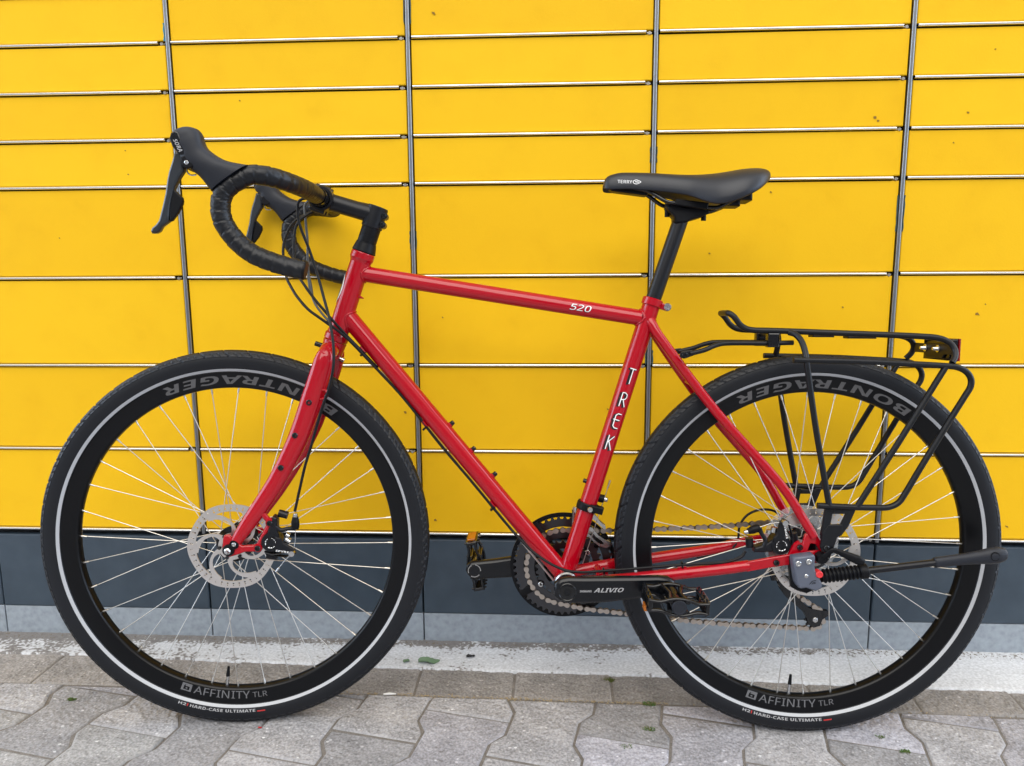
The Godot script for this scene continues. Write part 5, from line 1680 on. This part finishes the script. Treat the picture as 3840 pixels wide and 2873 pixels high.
func build_rack(bike: Node3D) -> void:
	var rk := group_node("luggage_rack", bike)
	var r := 0.0052
	var st := mb()
	# platform rail: one bar bent from the near end round the raised front loop to the far end
	var near := p3([1.2370, 0.6860, 0.078, 1.2440, 0.6960, 0.073, 1.2455, 0.7080, 0.068, 1.2380, 0.7200, 0.064, 1.2200, 0.7275, 0.061, 1.1900, 0.7300, 0.058, 1.1412, 0.7318, 0.056, 1.0600, 0.7342, 0.047, 0.9683, 0.7368, 0.036, 0.9300, 0.7372, 0.034, 0.9123, 0.7385, 0.033, 0.9022, 0.7415, 0.0325, 0.8932, 0.7480, 0.032, 0.8840, 0.7600, 0.0315, 0.8770, 0.7660, 0.028, 0.8740, 0.7672, 0.020])
	var far := mirror_z(near)
	far.reverse()
	var whole := near.duplicate()
	whole.append_array(far)
	tube(st, smooth(whole, 5), r, 14)
	put("platform_rail", st, M.rack, rk)
	for s in [1.0, -1.0]:
		var side := func(p: PackedVector3Array) -> PackedVector3Array: return p if s > 0 else mirror_z(p)
		# pannier hoop: along the side, round the back and down to the foot
		st = mb()
		tube(st, smooth(side.call(p3([0.9715, 0.6888, 0.080, 1.0883, 0.6872, 0.080, 1.1801, 0.6835, 0.080, 1.2300, 0.6808, 0.080, 1.2480, 0.6780, 0.080, 1.2620, 0.6700, 0.080, 1.2690, 0.6580, 0.080, 1.2680, 0.6450, 0.080, 1.2604, 0.6310, 0.080, 1.2307, 0.5780, 0.080, 1.1914, 0.5060, 0.080, 1.1690, 0.4640, 0.080, 1.1580, 0.4475, 0.080, 1.1417, 0.4395, 0.080, 1.1200, 0.4385, 0.080, 1.0887, 0.4388, 0.080, 1.0215, 0.4410, 0.080])), 5), r, 14)
		put("pannier_rail", st, M.rack, rk)
		st = mb()
		tube(st, smooth(side.call(p3([0.9760, 0.7345, 0.040, 0.9850, 0.7310, 0.047, 0.9910, 0.7210, 0.058, 0.9935, 0.7050, 0.070, 0.9942, 0.6880, 0.0785, 0.9975, 0.6650, 0.0795, 1.0147, 0.5680, 0.080, 1.0415, 0.4410, 0.080])), 5), r, 14)
		put("rack_stay", st, M.rack, rk)
		st = mb()
		tube(st, side.call(p3([1.2270, 0.6820, 0.080, 1.1523, 0.5490, 0.080, 1.0890, 0.4400, 0.080])), r, 14)
		put("rack_stay", st, M.rack, rk)
		# foot plate with a window, made of its rails
		st = mb()
		var za: float = 0.0730 if s > 0 else -0.0790
		var zb: float = 0.0790 if s > 0 else -0.0730
		for q in [[1.0360, 0.4380, 1.0500, 0.4370, 1.0450, 0.4000, 1.0300, 0.3900], [1.0760, 0.4380, 1.0890, 0.4380, 1.0765, 0.4052, 1.0656, 0.3893, 1.0560, 0.3920], [1.0490, 0.4350, 1.0780, 0.4350, 1.0760, 0.4265, 1.0480, 0.4265], [1.0420, 0.4075, 1.0660, 0.4085, 1.0656, 0.3893, 1.0580, 0.3860, 1.0513, 0.3630, 1.0430, 0.3585, 1.0330, 0.3605, 1.0299, 0.3691, 1.0320, 0.3930]]:
			plate(st, v2(q), za, zb, 0.0012)
			za += 0.0003; zb += 0.0003
		put("foot_plate", st, M.rack, rk)
		st = mb()
		bolt(st, Vector3(1.0396, 0.3672, 0.0795 * s), Vector3(0, 0, s), 0.0050, 0.003)
		put("rack_bolt", st, M.black_gloss, rk)
		st = mb()
		var strut := smooth(side.call(p3([0.8050, 0.6968, 0.048, 0.8299, 0.7030, 0.044, 0.8528, 0.7117, 0.038, 0.8752, 0.7150, 0.034, 0.9431, 0.7155, 0.032, 0.9870, 0.7168, 0.032])), 5)
		tube(st, strut, 0.0043, 12)
		plate(st, v2([0.7870, 0.6940, 0.7900, 0.7000, 0.7960, 0.7015, 0.8090, 0.7030, 0.8110, 0.6935, 0.7960, 0.6880, 0.7900, 0.6890]), 0.0455 if s > 0 else -0.0495, 0.0495 if s > 0 else -0.0455, 0.0012)
		put("rack_strut", st, M.rack, rk)
		st = mb()
		bolt(st, Vector3(0.7958, 0.6945, 0.0497 * s), Vector3(0, 0, s), 0.0050, 0.0025)
		put("rack_bolt", st, M.black_gloss, rk)
		# clamp between strut and platform
		st = mb()
		box(st, Vector3(0.9405, 0.7085, 0.0245 if s > 0 else -0.0415), Vector3(0.9605, 0.7335, 0.0415 if s > 0 else -0.0245), 0.0025)
		put("strut_clamp", st, M.black_gloss, rk)
	# cross bars and carrier plates under the platform
	st = mb()
	for q in [[0.9505, 0.7300, 0.034], [1.0200, 0.7345, 0.042], [1.0800, 0.7325, 0.049], [1.1500, 0.7302, 0.057]]:
		rod(st, Vector3(q[0], q[1], -q[2]), Vector3(q[0], q[1], q[2]), 0.0042, 10)
	for q in [[1.0280, 1.0660, 0.7300], [1.0900, 1.1400, 0.7280]]:
		box(st, Vector3(q[0], q[2] - 0.004, -0.012), Vector3(q[1], q[2] + 0.001, 0.012), 0.0015)
	put("cross_bar", st, M.rack, rk)
	# rear reflector on its bracket
	st = mb()
	box(st, Vector3(1.2435, 0.6990, -0.062), Vector3(1.2465, 0.7160, 0.062), 0.0012)
	plate(st, v2([-0.034, 0.7020, -0.026, 0.6930, 0.026, 0.6930, 0.034, 0.7020, 0.044, 0.7060, 0.044, 0.7170, -0.044, 0.7170, -0.044, 0.7060]), -0.0015, 0.0015, 0.0007, Transform3D(Basis(Vector3(0, 1, 0), PI / 2), Vector3(1.2490, -0.0015, 0)))
	put("reflector_bracket", st, M.rack, rk)
	st = mb()
	for z in [-0.021, 0.021]:
		rod(st, Vector3(1.2440, 0.7080, z), Vector3(1.2330, 0.7080, z), [0.0046, 0.0046, 0.0026, 0.0026], 10)
		rod(st, Vector3(1.2430, 0.7080, z), Vector3(1.2415, 0.7080, z), 0.0066, 12)
	put("bracket_bolt", st, M.silver, rk)
	st = mb()
	box(st, Vector3(1.2510, 0.6880, -0.045), Vector3(1.2650, 0.7255, 0.045), 0.003)
	put("reflector_body", st, M.black_gloss, rk)
	st = mb()
	box(st, Vector3(1.2652, 0.6870, -0.0460), Vector3(1.2685, 0.7260, 0.0460), 0.0012)
	put("red_reflector", st, M.red_lens, rk)

func build_kickstand(bike: Node3D) -> void:
	var ks := group_node("kickstand", bike)
	var st := mb()
	plate(st, v2([0.9800, 0.3534, 0.9970, 0.3562, 1.0146, 0.3587, 1.0165, 0.3555, 1.0168, 0.3499, 1.0165, 0.3400, 1.0175, 0.3324, 1.0208, 0.3230, 1.0297, 0.3111, 1.0305, 0.3040, 1.0290, 0.3000, 1.0199, 0.2953, 1.0110, 0.2985, 1.0045, 0.3010, 0.9960, 0.2995, 0.9912, 0.3008, 0.9871, 0.3086, 0.9830, 0.3300]), 0.0700, 0.0935, 0.0028)
	put("mount", st, M.kick, ks)
	st = mb()
	plate(st, v2([0.9810, 0.3480, 0.9850, 0.3505, 1.0140, 0.3540, 1.0160, 0.3420, 1.0150, 0.3300, 1.0285, 0.3080, 1.0290, 0.2900, 1.0133, 0.2830, 0.9977, 0.2875, 0.9868, 0.2935, 0.9820, 0.3300]), 0.0570, 0.0705, 0.003)
	put("mount_back", st, M.black, ks)
	st = mb()
	for q in [[0.9879, 0.3434], [1.0054, 0.3471]]: bolt(st, Vector3(q[0], q[1], 0.0932), Vector3(0, 0, 1), 0.0050, 0.0025)
	lathe(st, Vector3(1.0022, 0.3222, 0.0925), Vector3(0, 0, 1), [0.0034, 0.0, 0.0034, 0.0016, 0.0024, 0.0022, 0.0, 0.0022], 14)
	put("mount_bolt", st, M.silver, ks)
	st = mb()
	lathe(st, Vector3(1.0246, 0.3250, 0.0800), Vector3(0, 0, 1), [0.0060, 0.0, 0.0060, 0.0140, 0.0050, 0.0152, 0.0036, 0.0152, 0.0032, 0.0146, 0.0, 0.0146], 20)
	put("button", st, M.button, ks)
	# embossed mark near the foot of the mount
	st = mb()
	for ln in [[1.0080, 0.3080, 1.0110, 0.3110, 1.0125, 0.3135, 1.0190, 0.3148], [1.0125, 0.3080, 1.0138, 0.3110, 1.0182, 0.3118], [1.0150, 0.3085, 1.0156, 0.3096, 1.0186, 0.3100]]:
		var line := PackedVector2Array()
		for i in range(0, ln.size(), 2): line.append(Vector2(ln[i], ln[i + 1]))
		stroke(st, line, 0.0011, func(p: Vector2) -> Vector3: return Vector3(p.x, p.y, 0.0937))
	put("embossed_mark", st, M.black, ks)
	# sprung boot, sleeve, leg and rubber foot
	var a := Vector3(1.0310, 0.3185, 0.0830); var b := Vector3(1.3380, 0.3615, 0.0850)
	var d := (b - a).normalized()
	st = mb()
	var prof := [0.0, 0.0, 0.0100, 0.0]
	for k in 9:
		var h := 0.003 + k * 0.0068
		prof.append_array([0.0092, h, 0.0122, h + 0.0022, 0.0122, h + 0.0038, 0.0092, h + 0.0060])
	prof.append_array([0.0122, 0.0660, 0.0130, 0.0680, 0.0130, 0.0770, 0.0118, 0.0785, 0.0072, 0.0785])
	lathe(st, a, d, prof, 22)
	put("spring_boot", st, M.black, ks)
	st = mb()
	rod(st, a + d * 0.06, a + d * 0.210, 0.0062, 18)
	put("leg", st, M.black_satin, ks)
	st = mb()
	tube(st, smooth(PackedVector3Array([a + d * 0.1945, a + d * 0.1950, a + d * 0.1960, a + d * 0.240, a + d * 0.272, a + d * 0.285, a + d * 0.300, a + d * 0.3115, a + d * 0.3150]), 4), [0.0070, 0.0088, 0.0090, 0.0096, 0.0122, 0.0142, 0.0142, 0.0108, 0.0045], 20, true, 0.72, Vector3(0, 0, 1))
	put("foot", st, M.hood, ks)
	st = mb()
	var fc := a + d * 0.290 + Vector3(0, 0.0015, 0.0082)
	lathe(st, fc, Vector3(0, 0, 1), [0.0078, 0.0, 0.0080, 0.0016, 0.0066, 0.0020, 0.0050, 0.0002, 0.0, -0.0004], 20)
	put("foot_dimple", st, M.black, ks)

func build_cables(bike: Node3D) -> void:
	var S := func(p: PackedVector3Array) -> PackedVector3Array:
		var q := PackedVector3Array()
		for v in p: q.append(steer * v)
		return q
	var lines := [
		# front brake line
		[S.call(p3([0.1500, 0.9600, 0.030, 0.1290, 0.9560, 0.026, 0.1240, 0.9400, 0.024, 0.1277, 0.9116, 0.022, 0.1420, 0.8730, 0.022, 0.1563, 0.8298, 0.026, 0.1690, 0.7870, 0.036, 0.1790, 0.7560, 0.048, 0.1840, 0.7340, 0.056, 0.1885, 0.7050, 0.064, 0.1885, 0.6730, 0.069, 0.1813, 0.6363, 0.070, 0.1735, 0.6161, 0.069, 0.1631, 0.5858, 0.067, 0.1480, 0.5350, 0.066, 0.1365, 0.4990, 0.065, 0.1256, 0.4552, 0.064, 0.1170, 0.4180, 0.064])), M.cable, 0.0025],
		# the long loop in front of the head tube that runs on down the frame
		[S.call(p3([0.1580, 0.9500, -0.050, 0.1400, 0.9450, -0.040, 0.1084, 0.9272, -0.030, 0.0922, 0.9003, -0.026, 0.0871, 0.8712, -0.022, 0.0928, 0.8286, -0.015, 0.1063, 0.8050, 0.0, 0.1200, 0.7880, 0.014, 0.1390, 0.7690, 0.026, 0.1556, 0.7571, 0.030, 0.1780, 0.7410, 0.030])), M.cable, 0.0025],
		[S.call(p3([0.1600, 0.9480, -0.030, 0.1350, 0.9365, -0.012, 0.1171, 0.9209, -0.008, 0.1111, 0.8967, -0.006, 0.1113, 0.8592, 0.000, 0.1200, 0.8290, 0.010, 0.1330, 0.8100, 0.020, 0.1516, 0.7860, 0.028, 0.1749, 0.7590, 0.032])), M.cable, 0.0025],
		[S.call(p3([0.1500, 0.9640, -0.020, 0.1290, 0.9560, -0.020, 0.1285, 0.9265, -0.020, 0.1309, 0.8911, -0.020, 0.1312, 0.8488, -0.018, 0.1370, 0.8040, -0.012, 0.1450, 0.7800, -0.004, 0.1600, 0.7600, 0.004, 0.1800, 0.7400, 0.012])), M.cable_grey, 0.0023],
	]
	for l in lines:
		var st := mb()
		tube(st, smooth(l[0], 5), l[2], 10)
		put("cable", st, l[1], bike)
	# a joint in the grey line
	var st := mb()
	tube(st, S.call(p3([0.1325, 0.8300, -0.015, 0.1360, 0.8080, -0.0125, 0.1395, 0.7920, -0.009])), [0.0028, 0.0038, 0.0038, 0.0028], 10)
	put("cable_joint", st, M.cable_grey, bike)
	# continue from the head tube along the underside of the down tube
	st = mb()
	tube(st, smooth(p3([0.1720, 0.7470, 0.032, 0.1950, 0.7290, 0.028, 0.2158, 0.7095, 0.022, 0.2420, 0.6800, 0.014, 0.2619, 0.6580, 0.010, 0.3073, 0.6080, 0.008, 0.3692, 0.5290, 0.008, 0.4246, 0.4640, 0.009, 0.4876, 0.3880, 0.011, 0.5101, 0.3640, 0.017, 0.5333, 0.3420, 0.024, 0.5565, 0.3265, 0.031, 0.5796, 0.3148, 0.036, 0.6028, 0.3085, 0.041, 0.6300, 0.3080, 0.045, 0.6639, 0.3120, 0.048, 0.7133, 0.3172, 0.051, 0.8028, 0.3270, 0.055, 0.8475, 0.3302, 0.056, 0.8700, 0.3320, 0.056, 0.8895, 0.3368, 0.056, 0.9035, 0.3430, 0.055, 0.9100, 0.3520, 0.054]), 5), 0.0025, 10)
	put("cable", st, M.cable, bike)
	st = mb()
	tube(st, smooth(p3([0.1760, 0.7580, 0.030, 0.2050, 0.7240, 0.022, 0.2320, 0.6930, 0.010, 0.2560, 0.6650, 0.002]), 4), 0.0025, 10)
	put("cable", st, M.cable, bike)
	st = mb()
	rod(st, Vector3(0.2550, 0.6660, 0.001), Vector3(0.5770, 0.2760, 0.0), 0.0008, 6)
	rod(st, Vector3(0.2620, 0.6590, -0.006), Vector3(0.5790, 0.2740, -0.008), 0.0008, 6)
	rod(st, Vector3(0.6310, 0.3060, -0.010), Vector3(0.6770, 0.4560, -0.010), 0.0008, 6)
	tube(st, PackedVector3Array([Vector3(0.6740, 0.4470, -0.010), Vector3(0.6785, 0.4620, -0.010)]), [0.0015, 0.0020], 8)
	put("bare_wire", st, M.spoke, bike)
	st = mb()
	tube(st, smooth(p3([0.8500, 0.3060, -0.056, 0.8929, 0.3150, -0.058, 0.9184, 0.3240, -0.060, 0.9300, 0.3400, -0.064, 0.9330, 0.3650, -0.066, 0.9480, 0.3860, -0.068, 0.9750, 0.3960, -0.070, 1.0042, 0.3900, -0.072, 1.0200, 0.3600, -0.075, 1.0150, 0.3200, -0.076]), 5), 0.0023, 10)
	put("cable", st, M.cable, bike)

func build_bicycle() -> void:
	var p0 := Vector3(0.2361, 0.8643, 0)
	var sb := Basis(Vector3(0.0511, 0.1523, 0).normalized(), 0.07553)
	steer = Transform3D(sb, p0 - sb * p0)
	var bike := group_node("bicycle")
	bike.position = Vector3(0.1963, -0.0037, 0.3009)
	bike.rotation = Vector3(-0.07786, 0.040735, -0.01311)
	tag(bike, "red touring bicycle with drop handlebar and black rear rack leaning on yellow lockers", "bicycle")
	build_frame(bike)
	build_fork(bike)
	var fw := build_wheel("front_wheel", bike, Vector3(0, RT, 0), 8.2, [0.022, -0.034, 0.029, 0.022], 0.0385, -96.0, [52.2, 113.4, -111.6, -80.8, -110.5, -85.3], 0.0785)
	fw.transform = steer
	var rw := build_wheel("rear_wheel", bike, Vector3(WB, RT, 0), 1.4, [0.033, -0.020, 0.029, 0.024], 0.0420, -94.2, [55.4, 117.0, -110.2, -78.7, -110.0, -83.8], 0.0805)
	# sprockets on the far side of the rear hub, and a clear disc behind them
	var st := mb()
	for k in 9:
		var r := lerpf(0.0250, 0.0600, pow(k / 8.0, 1.15))
		var z := lerpf(-0.0590, -0.0270, k / 8.0)
		var c := Vector2(WB, RT)
		annulus(st, c, z - 0.0009, z + 0.0009, maxf(0.016, r - 0.013), gear_rim(c, r - 0.003, r + 0.0005, int(r * 500.0), k * 0.3))
	put("cassette", st, M.ring_steel, rw)
	st = mb()
	annulus(st, Vector2(WB, RT), -0.0245, -0.0235, 0.030, circle2(Vector2(WB, RT), 0.0690, 48))
	put("spoke_guard", st, M.clear, rw)
	# quick-release lever on the near side
	st = mb()
	lathe(st, Vector3(WB, RT, 0.0660), Vector3(0, 0, 1), [0.0, 0.0, 0.0105, 0.0, 0.0105, 0.010, 0.0085, 0.0150, 0.0, 0.0150], 18)
	tube(st, smooth(p3([1.0350, 0.3500, 0.080, 1.0480, 0.3640, 0.084, 1.0600, 0.3620, 0.086, 1.0750, 0.3560, 0.088, 1.0900, 0.3500, 0.090, 1.1000, 0.3460, 0.090]), 4), [0.0050, 0.0045, 0.0048, 0.0068, 0.0080, 0.0050], 12, true, 0.5, Vector3(0, 0, 1))
	put("quick_release", st, M.black, rw)
	build_cockpit(bike)
	build_seat(bike)
	build_drivetrain(bike)
	build_caliper(bike, Vector3(0.0738, 0.3615, 0.0580), 0.0, true, "SPYRE")
	build_caliper(bike, Vector3(0.9699, 0.3646, 0.0540), 1.95, false, "SPYRE")
	build_rack(bike)
	build_kickstand(bike)
	build_cables(bike)

# ------------------------------------------------------------------ small things on the ground
func on_ground(x: float, z: float, up := 0.0) -> Vector3: return Vector3(x, gh(x, z) + up, z)

func leaf(called: String, at: Vector3, len: float, wid: float, turn: float, curl: float, m: Material, seed_: int) -> MeshInstance3D:
	# a crumpled leaf lying on the ground: a ribbed blade with a ragged rim
	var rng := RandomNumberGenerator.new(); rng.seed = seed_
	var st := mb()
	var n := 12
	var rows := []
	for i in n + 1:
		var t := float(i) / n
		var w := wid * 0.5 * pow(sin(PI * clampf(t * 0.94 + 0.04, 0.0, 1.0)), 0.6) * rng.randf_range(0.72, 1.12)
		var row := PackedVector3Array()
		for k in 7:
			var e := k / 3.0 - 1.0
			row.append(Vector3((t - 0.5) * len, curl * (0.4 + 0.6 * sin(t * 5.0 + 0.6)) * e * e + rng.randf_range(0.0, 0.0012) + 0.001, e * w))
		rows.append(row)
	for i in n:
		for k in 6:
			q4(st, rows[i][k], rows[i][k + 1], rows[i + 1][k + 1], rows[i + 1][k], 1)
			var dn := Vector3(0, -0.0004, 0)
			q4(st, rows[i + 1][k] + dn, rows[i + 1][k + 1] + dn, rows[i][k + 1] + dn, rows[i][k] + dn, 2)
	var o := put(called, st, m)
	o.position = at
	o.rotation.y = turn
	return o

func tuft(x: float, z: float, r: float, green: float, seed_: int, label: String) -> void:
	# moss and seedlings rooted in a joint
	var rng := RandomNumberGenerator.new(); rng.seed = seed_
	var o := group_node("moss_tuft")
	o.position = on_ground(x, z, -0.003)
	tag(o, label, "moss", "moss tufts in the paving joints")
	for layer in 2:
		var st := mb()
		for k in 70:
			var a := rng.randf() * TAU
			var q := sqrt(rng.randf()) * r
			var b := Vector3(cos(a) * q * 1.3, 0, sin(a) * q * 0.7)
			var h := rng.randf_range(0.002, 0.0065)
			var d := Vector3(rng.randf_range(-1, 1), 0, rng.randf_range(-1, 1)).normalized() * rng.randf_range(0.001, 0.0024)
			var s := Vector3(-d.z, 0, d.x)
			var tip := b + Vector3(0, h, 0) + d * 1.5
			t3(st, b - s, b + s, tip); t3(st, b + d, b - d, tip + s * 0.5)
		put("moss_leaves", st, M.moss if layer == 0 or rng.randf() > green else M.moss_green, o)

func build_litter() -> void:
	tag(leaf("leaf", on_ground(0.512, 0.086, 0.005), 0.046, 0.024, 0.25, 0.007, M.leaf, 3), "torn green leaf, the larger piece, on the white strip behind the front wheel", "leaf")
	tag(leaf("leaf", on_ground(0.463, 0.087, 0.005), 0.016, 0.014, 1.1, 0.003, M.leaf, 4), "small green leaf scrap nearest the front tyre on the white strip", "leaf")
	tag(leaf("leaf", on_ground(0.598, 0.062, 0.005), 0.020, 0.012, 0.6, 0.004, M.dark_bit, 6), "small withered black leaf on the white strip left of the pedal", "leaf")
	tag(leaf("leaf", on_ground(0.237, 0.325, 0.001), 0.007, 0.006, 0.4, 0.001, M.print_red, 8), "tiny red petal on the paving in front of the front tyre", "petal")
	var st := mb()
	tube(st, p3([-0.012, 0.002, 0.002, 0.0, 0.003, 0.0, 0.012, 0.0015, -0.003]), [0.0012, 0.0022, 0.0010], 8, true, 1.6, Vector3(1, 0, 0.2))
	var o := put("paper_scrap", st, M.paper)
	o.position = on_ground(0.452, 0.203, 0.0)
	o.rotation.y = -0.1
	tag(o, "little white paper scrap in the joint right of the front tyre", "paper scrap")
	tuft(0.888, 0.125, 0.010, 0.2, 1, "brown and green moss tuft on the border stones below the chain")
	tuft(0.951, 0.279, 0.009, 0.9, 2, "bright green moss tuft in the joint left of the rear tyre")
	tuft(0.905, 0.331, 0.009, 0.3, 3, "yellowish moss tuft in the slanting joint nearest the front edge, left of the rear tyre")
	tuft(0.962, 0.203, 0.010, 0.4, 4, "dull moss tuft where border row and rear tyre meet")
	tuft(-0.166, 0.256, 0.006, 0.9, 5, "tiny green moss tuft left of the front tyre")
	tuft(1.372, 0.275, 0.006, 0.7, 6, "tiny moss tuft in the joint right of the rear tyre")
	tuft(1.400, 0.312, 0.008, 0.3, 7, "pale moss tuft in the wavy joint at lower right")
	# dry crumbs swept into the joint along the border row
	var rng := RandomNumberGenerator.new(); rng.seed = 44
	st = mb()
	for k in 620:
		var x := rng.randf_range(0.33, 1.0) if k % 5 > 0 else rng.randf_range(-0.3, 1.7)
		var z := 0.2005 + rng.randfn(0.0, 0.0032)
		var b := on_ground(x, z, -0.002 + rng.randf() * 0.0025)
		var r := rng.randf_range(0.0006, 0.0020)
		var d := Vector3(rng.randf_range(-1, 1), rng.randf_range(-0.2, 0.2), rng.randf_range(-1, 1)).normalized() * r * rng.randf_range(1.0, 2.6)
		var s := Vector3(-d.z, 0, d.x).normalized() * r * 0.6
		var u := Vector3(0, r * 0.8, 0)
		t3(st, b - d, b + s, b + u); t3(st, b + s, b + d, b + u); t3(st, b + d, b - s, b + u); t3(st, b - s, b - d, b + u)
	var grit := mb()
	for k in 900:
		var x := rng.randf_range(-0.5, 1.9)
		var z := 0.002 + absf(rng.randfn(0.0, 0.013))
		var b := on_ground(x, z, 0.0035)
		var q := rng.randf_range(0.0006, 0.0021)
		var d := Vector3(rng.randf_range(-1, 1), 0, rng.randf_range(-1, 1)).normalized() * q * rng.randf_range(1.0, 2.2)
		var s := Vector3(-d.z, 0, d.x).normalized() * q * 0.7
		var u := Vector3(0, q, 0)
		t3(grit, b - d, b + s, b + u); t3(grit, b + s, b + d, b + u); t3(grit, b + d, b - s, b + u); t3(grit, b - s, b - d, b + u)
	tag(put("grit", grit, M.grit), "brown grit and crumbs lying along the foot of the grey plinth", "grit", "", "stuff")
	o = put("dry_litter", st, M.straw)
	tag(o, "dry brown plant crumbs gathered in the joint before the border stones", "litter", "", "stuff")

# ------------------------------------------------------------------ houses over the road: the paint and the steel mirror them
func build_street() -> void:
	var houses := [[-16.0, 9.5, 8.0, 0.0], [-6.2, 8.0, 9.6, 0.4], [2.2, 9.0, 8.4, -0.3], [11.6, 10.0, 10.0, 0.2], [-27.0, 10.5, 9.0, 0.5]]
	var tones := [lin(0.11, 0.085, 0.065), lin(0.15, 0.13, 0.11), lin(0.10, 0.06, 0.045), lin(0.13, 0.12, 0.115), lin(0.11, 0.10, 0.08)]
	var words := ["brown rendered house across the street, second from its left end", "tall pale rendered house across the street, facing the middle of the lockers", "dark brick house across the street, right of the pale one", "tall grey house at the right end of the row across the street", "olive house at the left end of the row across the street"]
	var glass := mat(lin(0.03, 0.035, 0.04), 0.08)
	var frame := mat(lin(0.6, 0.6, 0.58), 0.5)
	var roof := mat(lin(0.09, 0.05, 0.04), 0.8)
	for i in houses.size():
		var h: Array = houses[i]
		var o := group_node("house")
		o.position = Vector3(h[0], -0.02, 17.0 + h[3])
		tag(o, words[i], "house", "houses across the street")
		var w: float = h[1] - 0.02; var ht: float = h[2]
		var st := mb()
		box(st, Vector3(0, -0.1, 0), Vector3(w, ht, 8.0))
		put("wall", st, mat(tones[i], 0.9), o)
		st = mb()
		plate(st, v2([-0.3, ht - 0.05, 4.0, ht + 3.0, 8.3, ht - 0.05]), 0.0, w, 0.0, Transform3D(Basis(Vector3(0, 1, 0), -PI / 2), Vector3(w, 0.051, 0)))
		put("roof", st, roof, o)
		var nwin := int(w / 2.2)
		for f in 3:
			for k in nwin:
				var cx := (k + 0.5) * w / nwin; var cy := 1.7 + f * 2.9
				if cy + 0.8 > ht: continue
				st = mb()
				box(st, Vector3(cx - 0.6, cy - 0.8, -0.06), Vector3(cx + 0.6, cy + 0.8, 0.02))
				var fr := put("window", st, frame, o)
				st = mb()
				for s in [-1.0, 1.0]: box(st, Vector3(cx + 0.28 * s - 0.25, cy - 0.72, -0.07), Vector3(cx + 0.28 * s + 0.25, cy + 0.72, -0.05))
				put("panes", st, glass, fr)
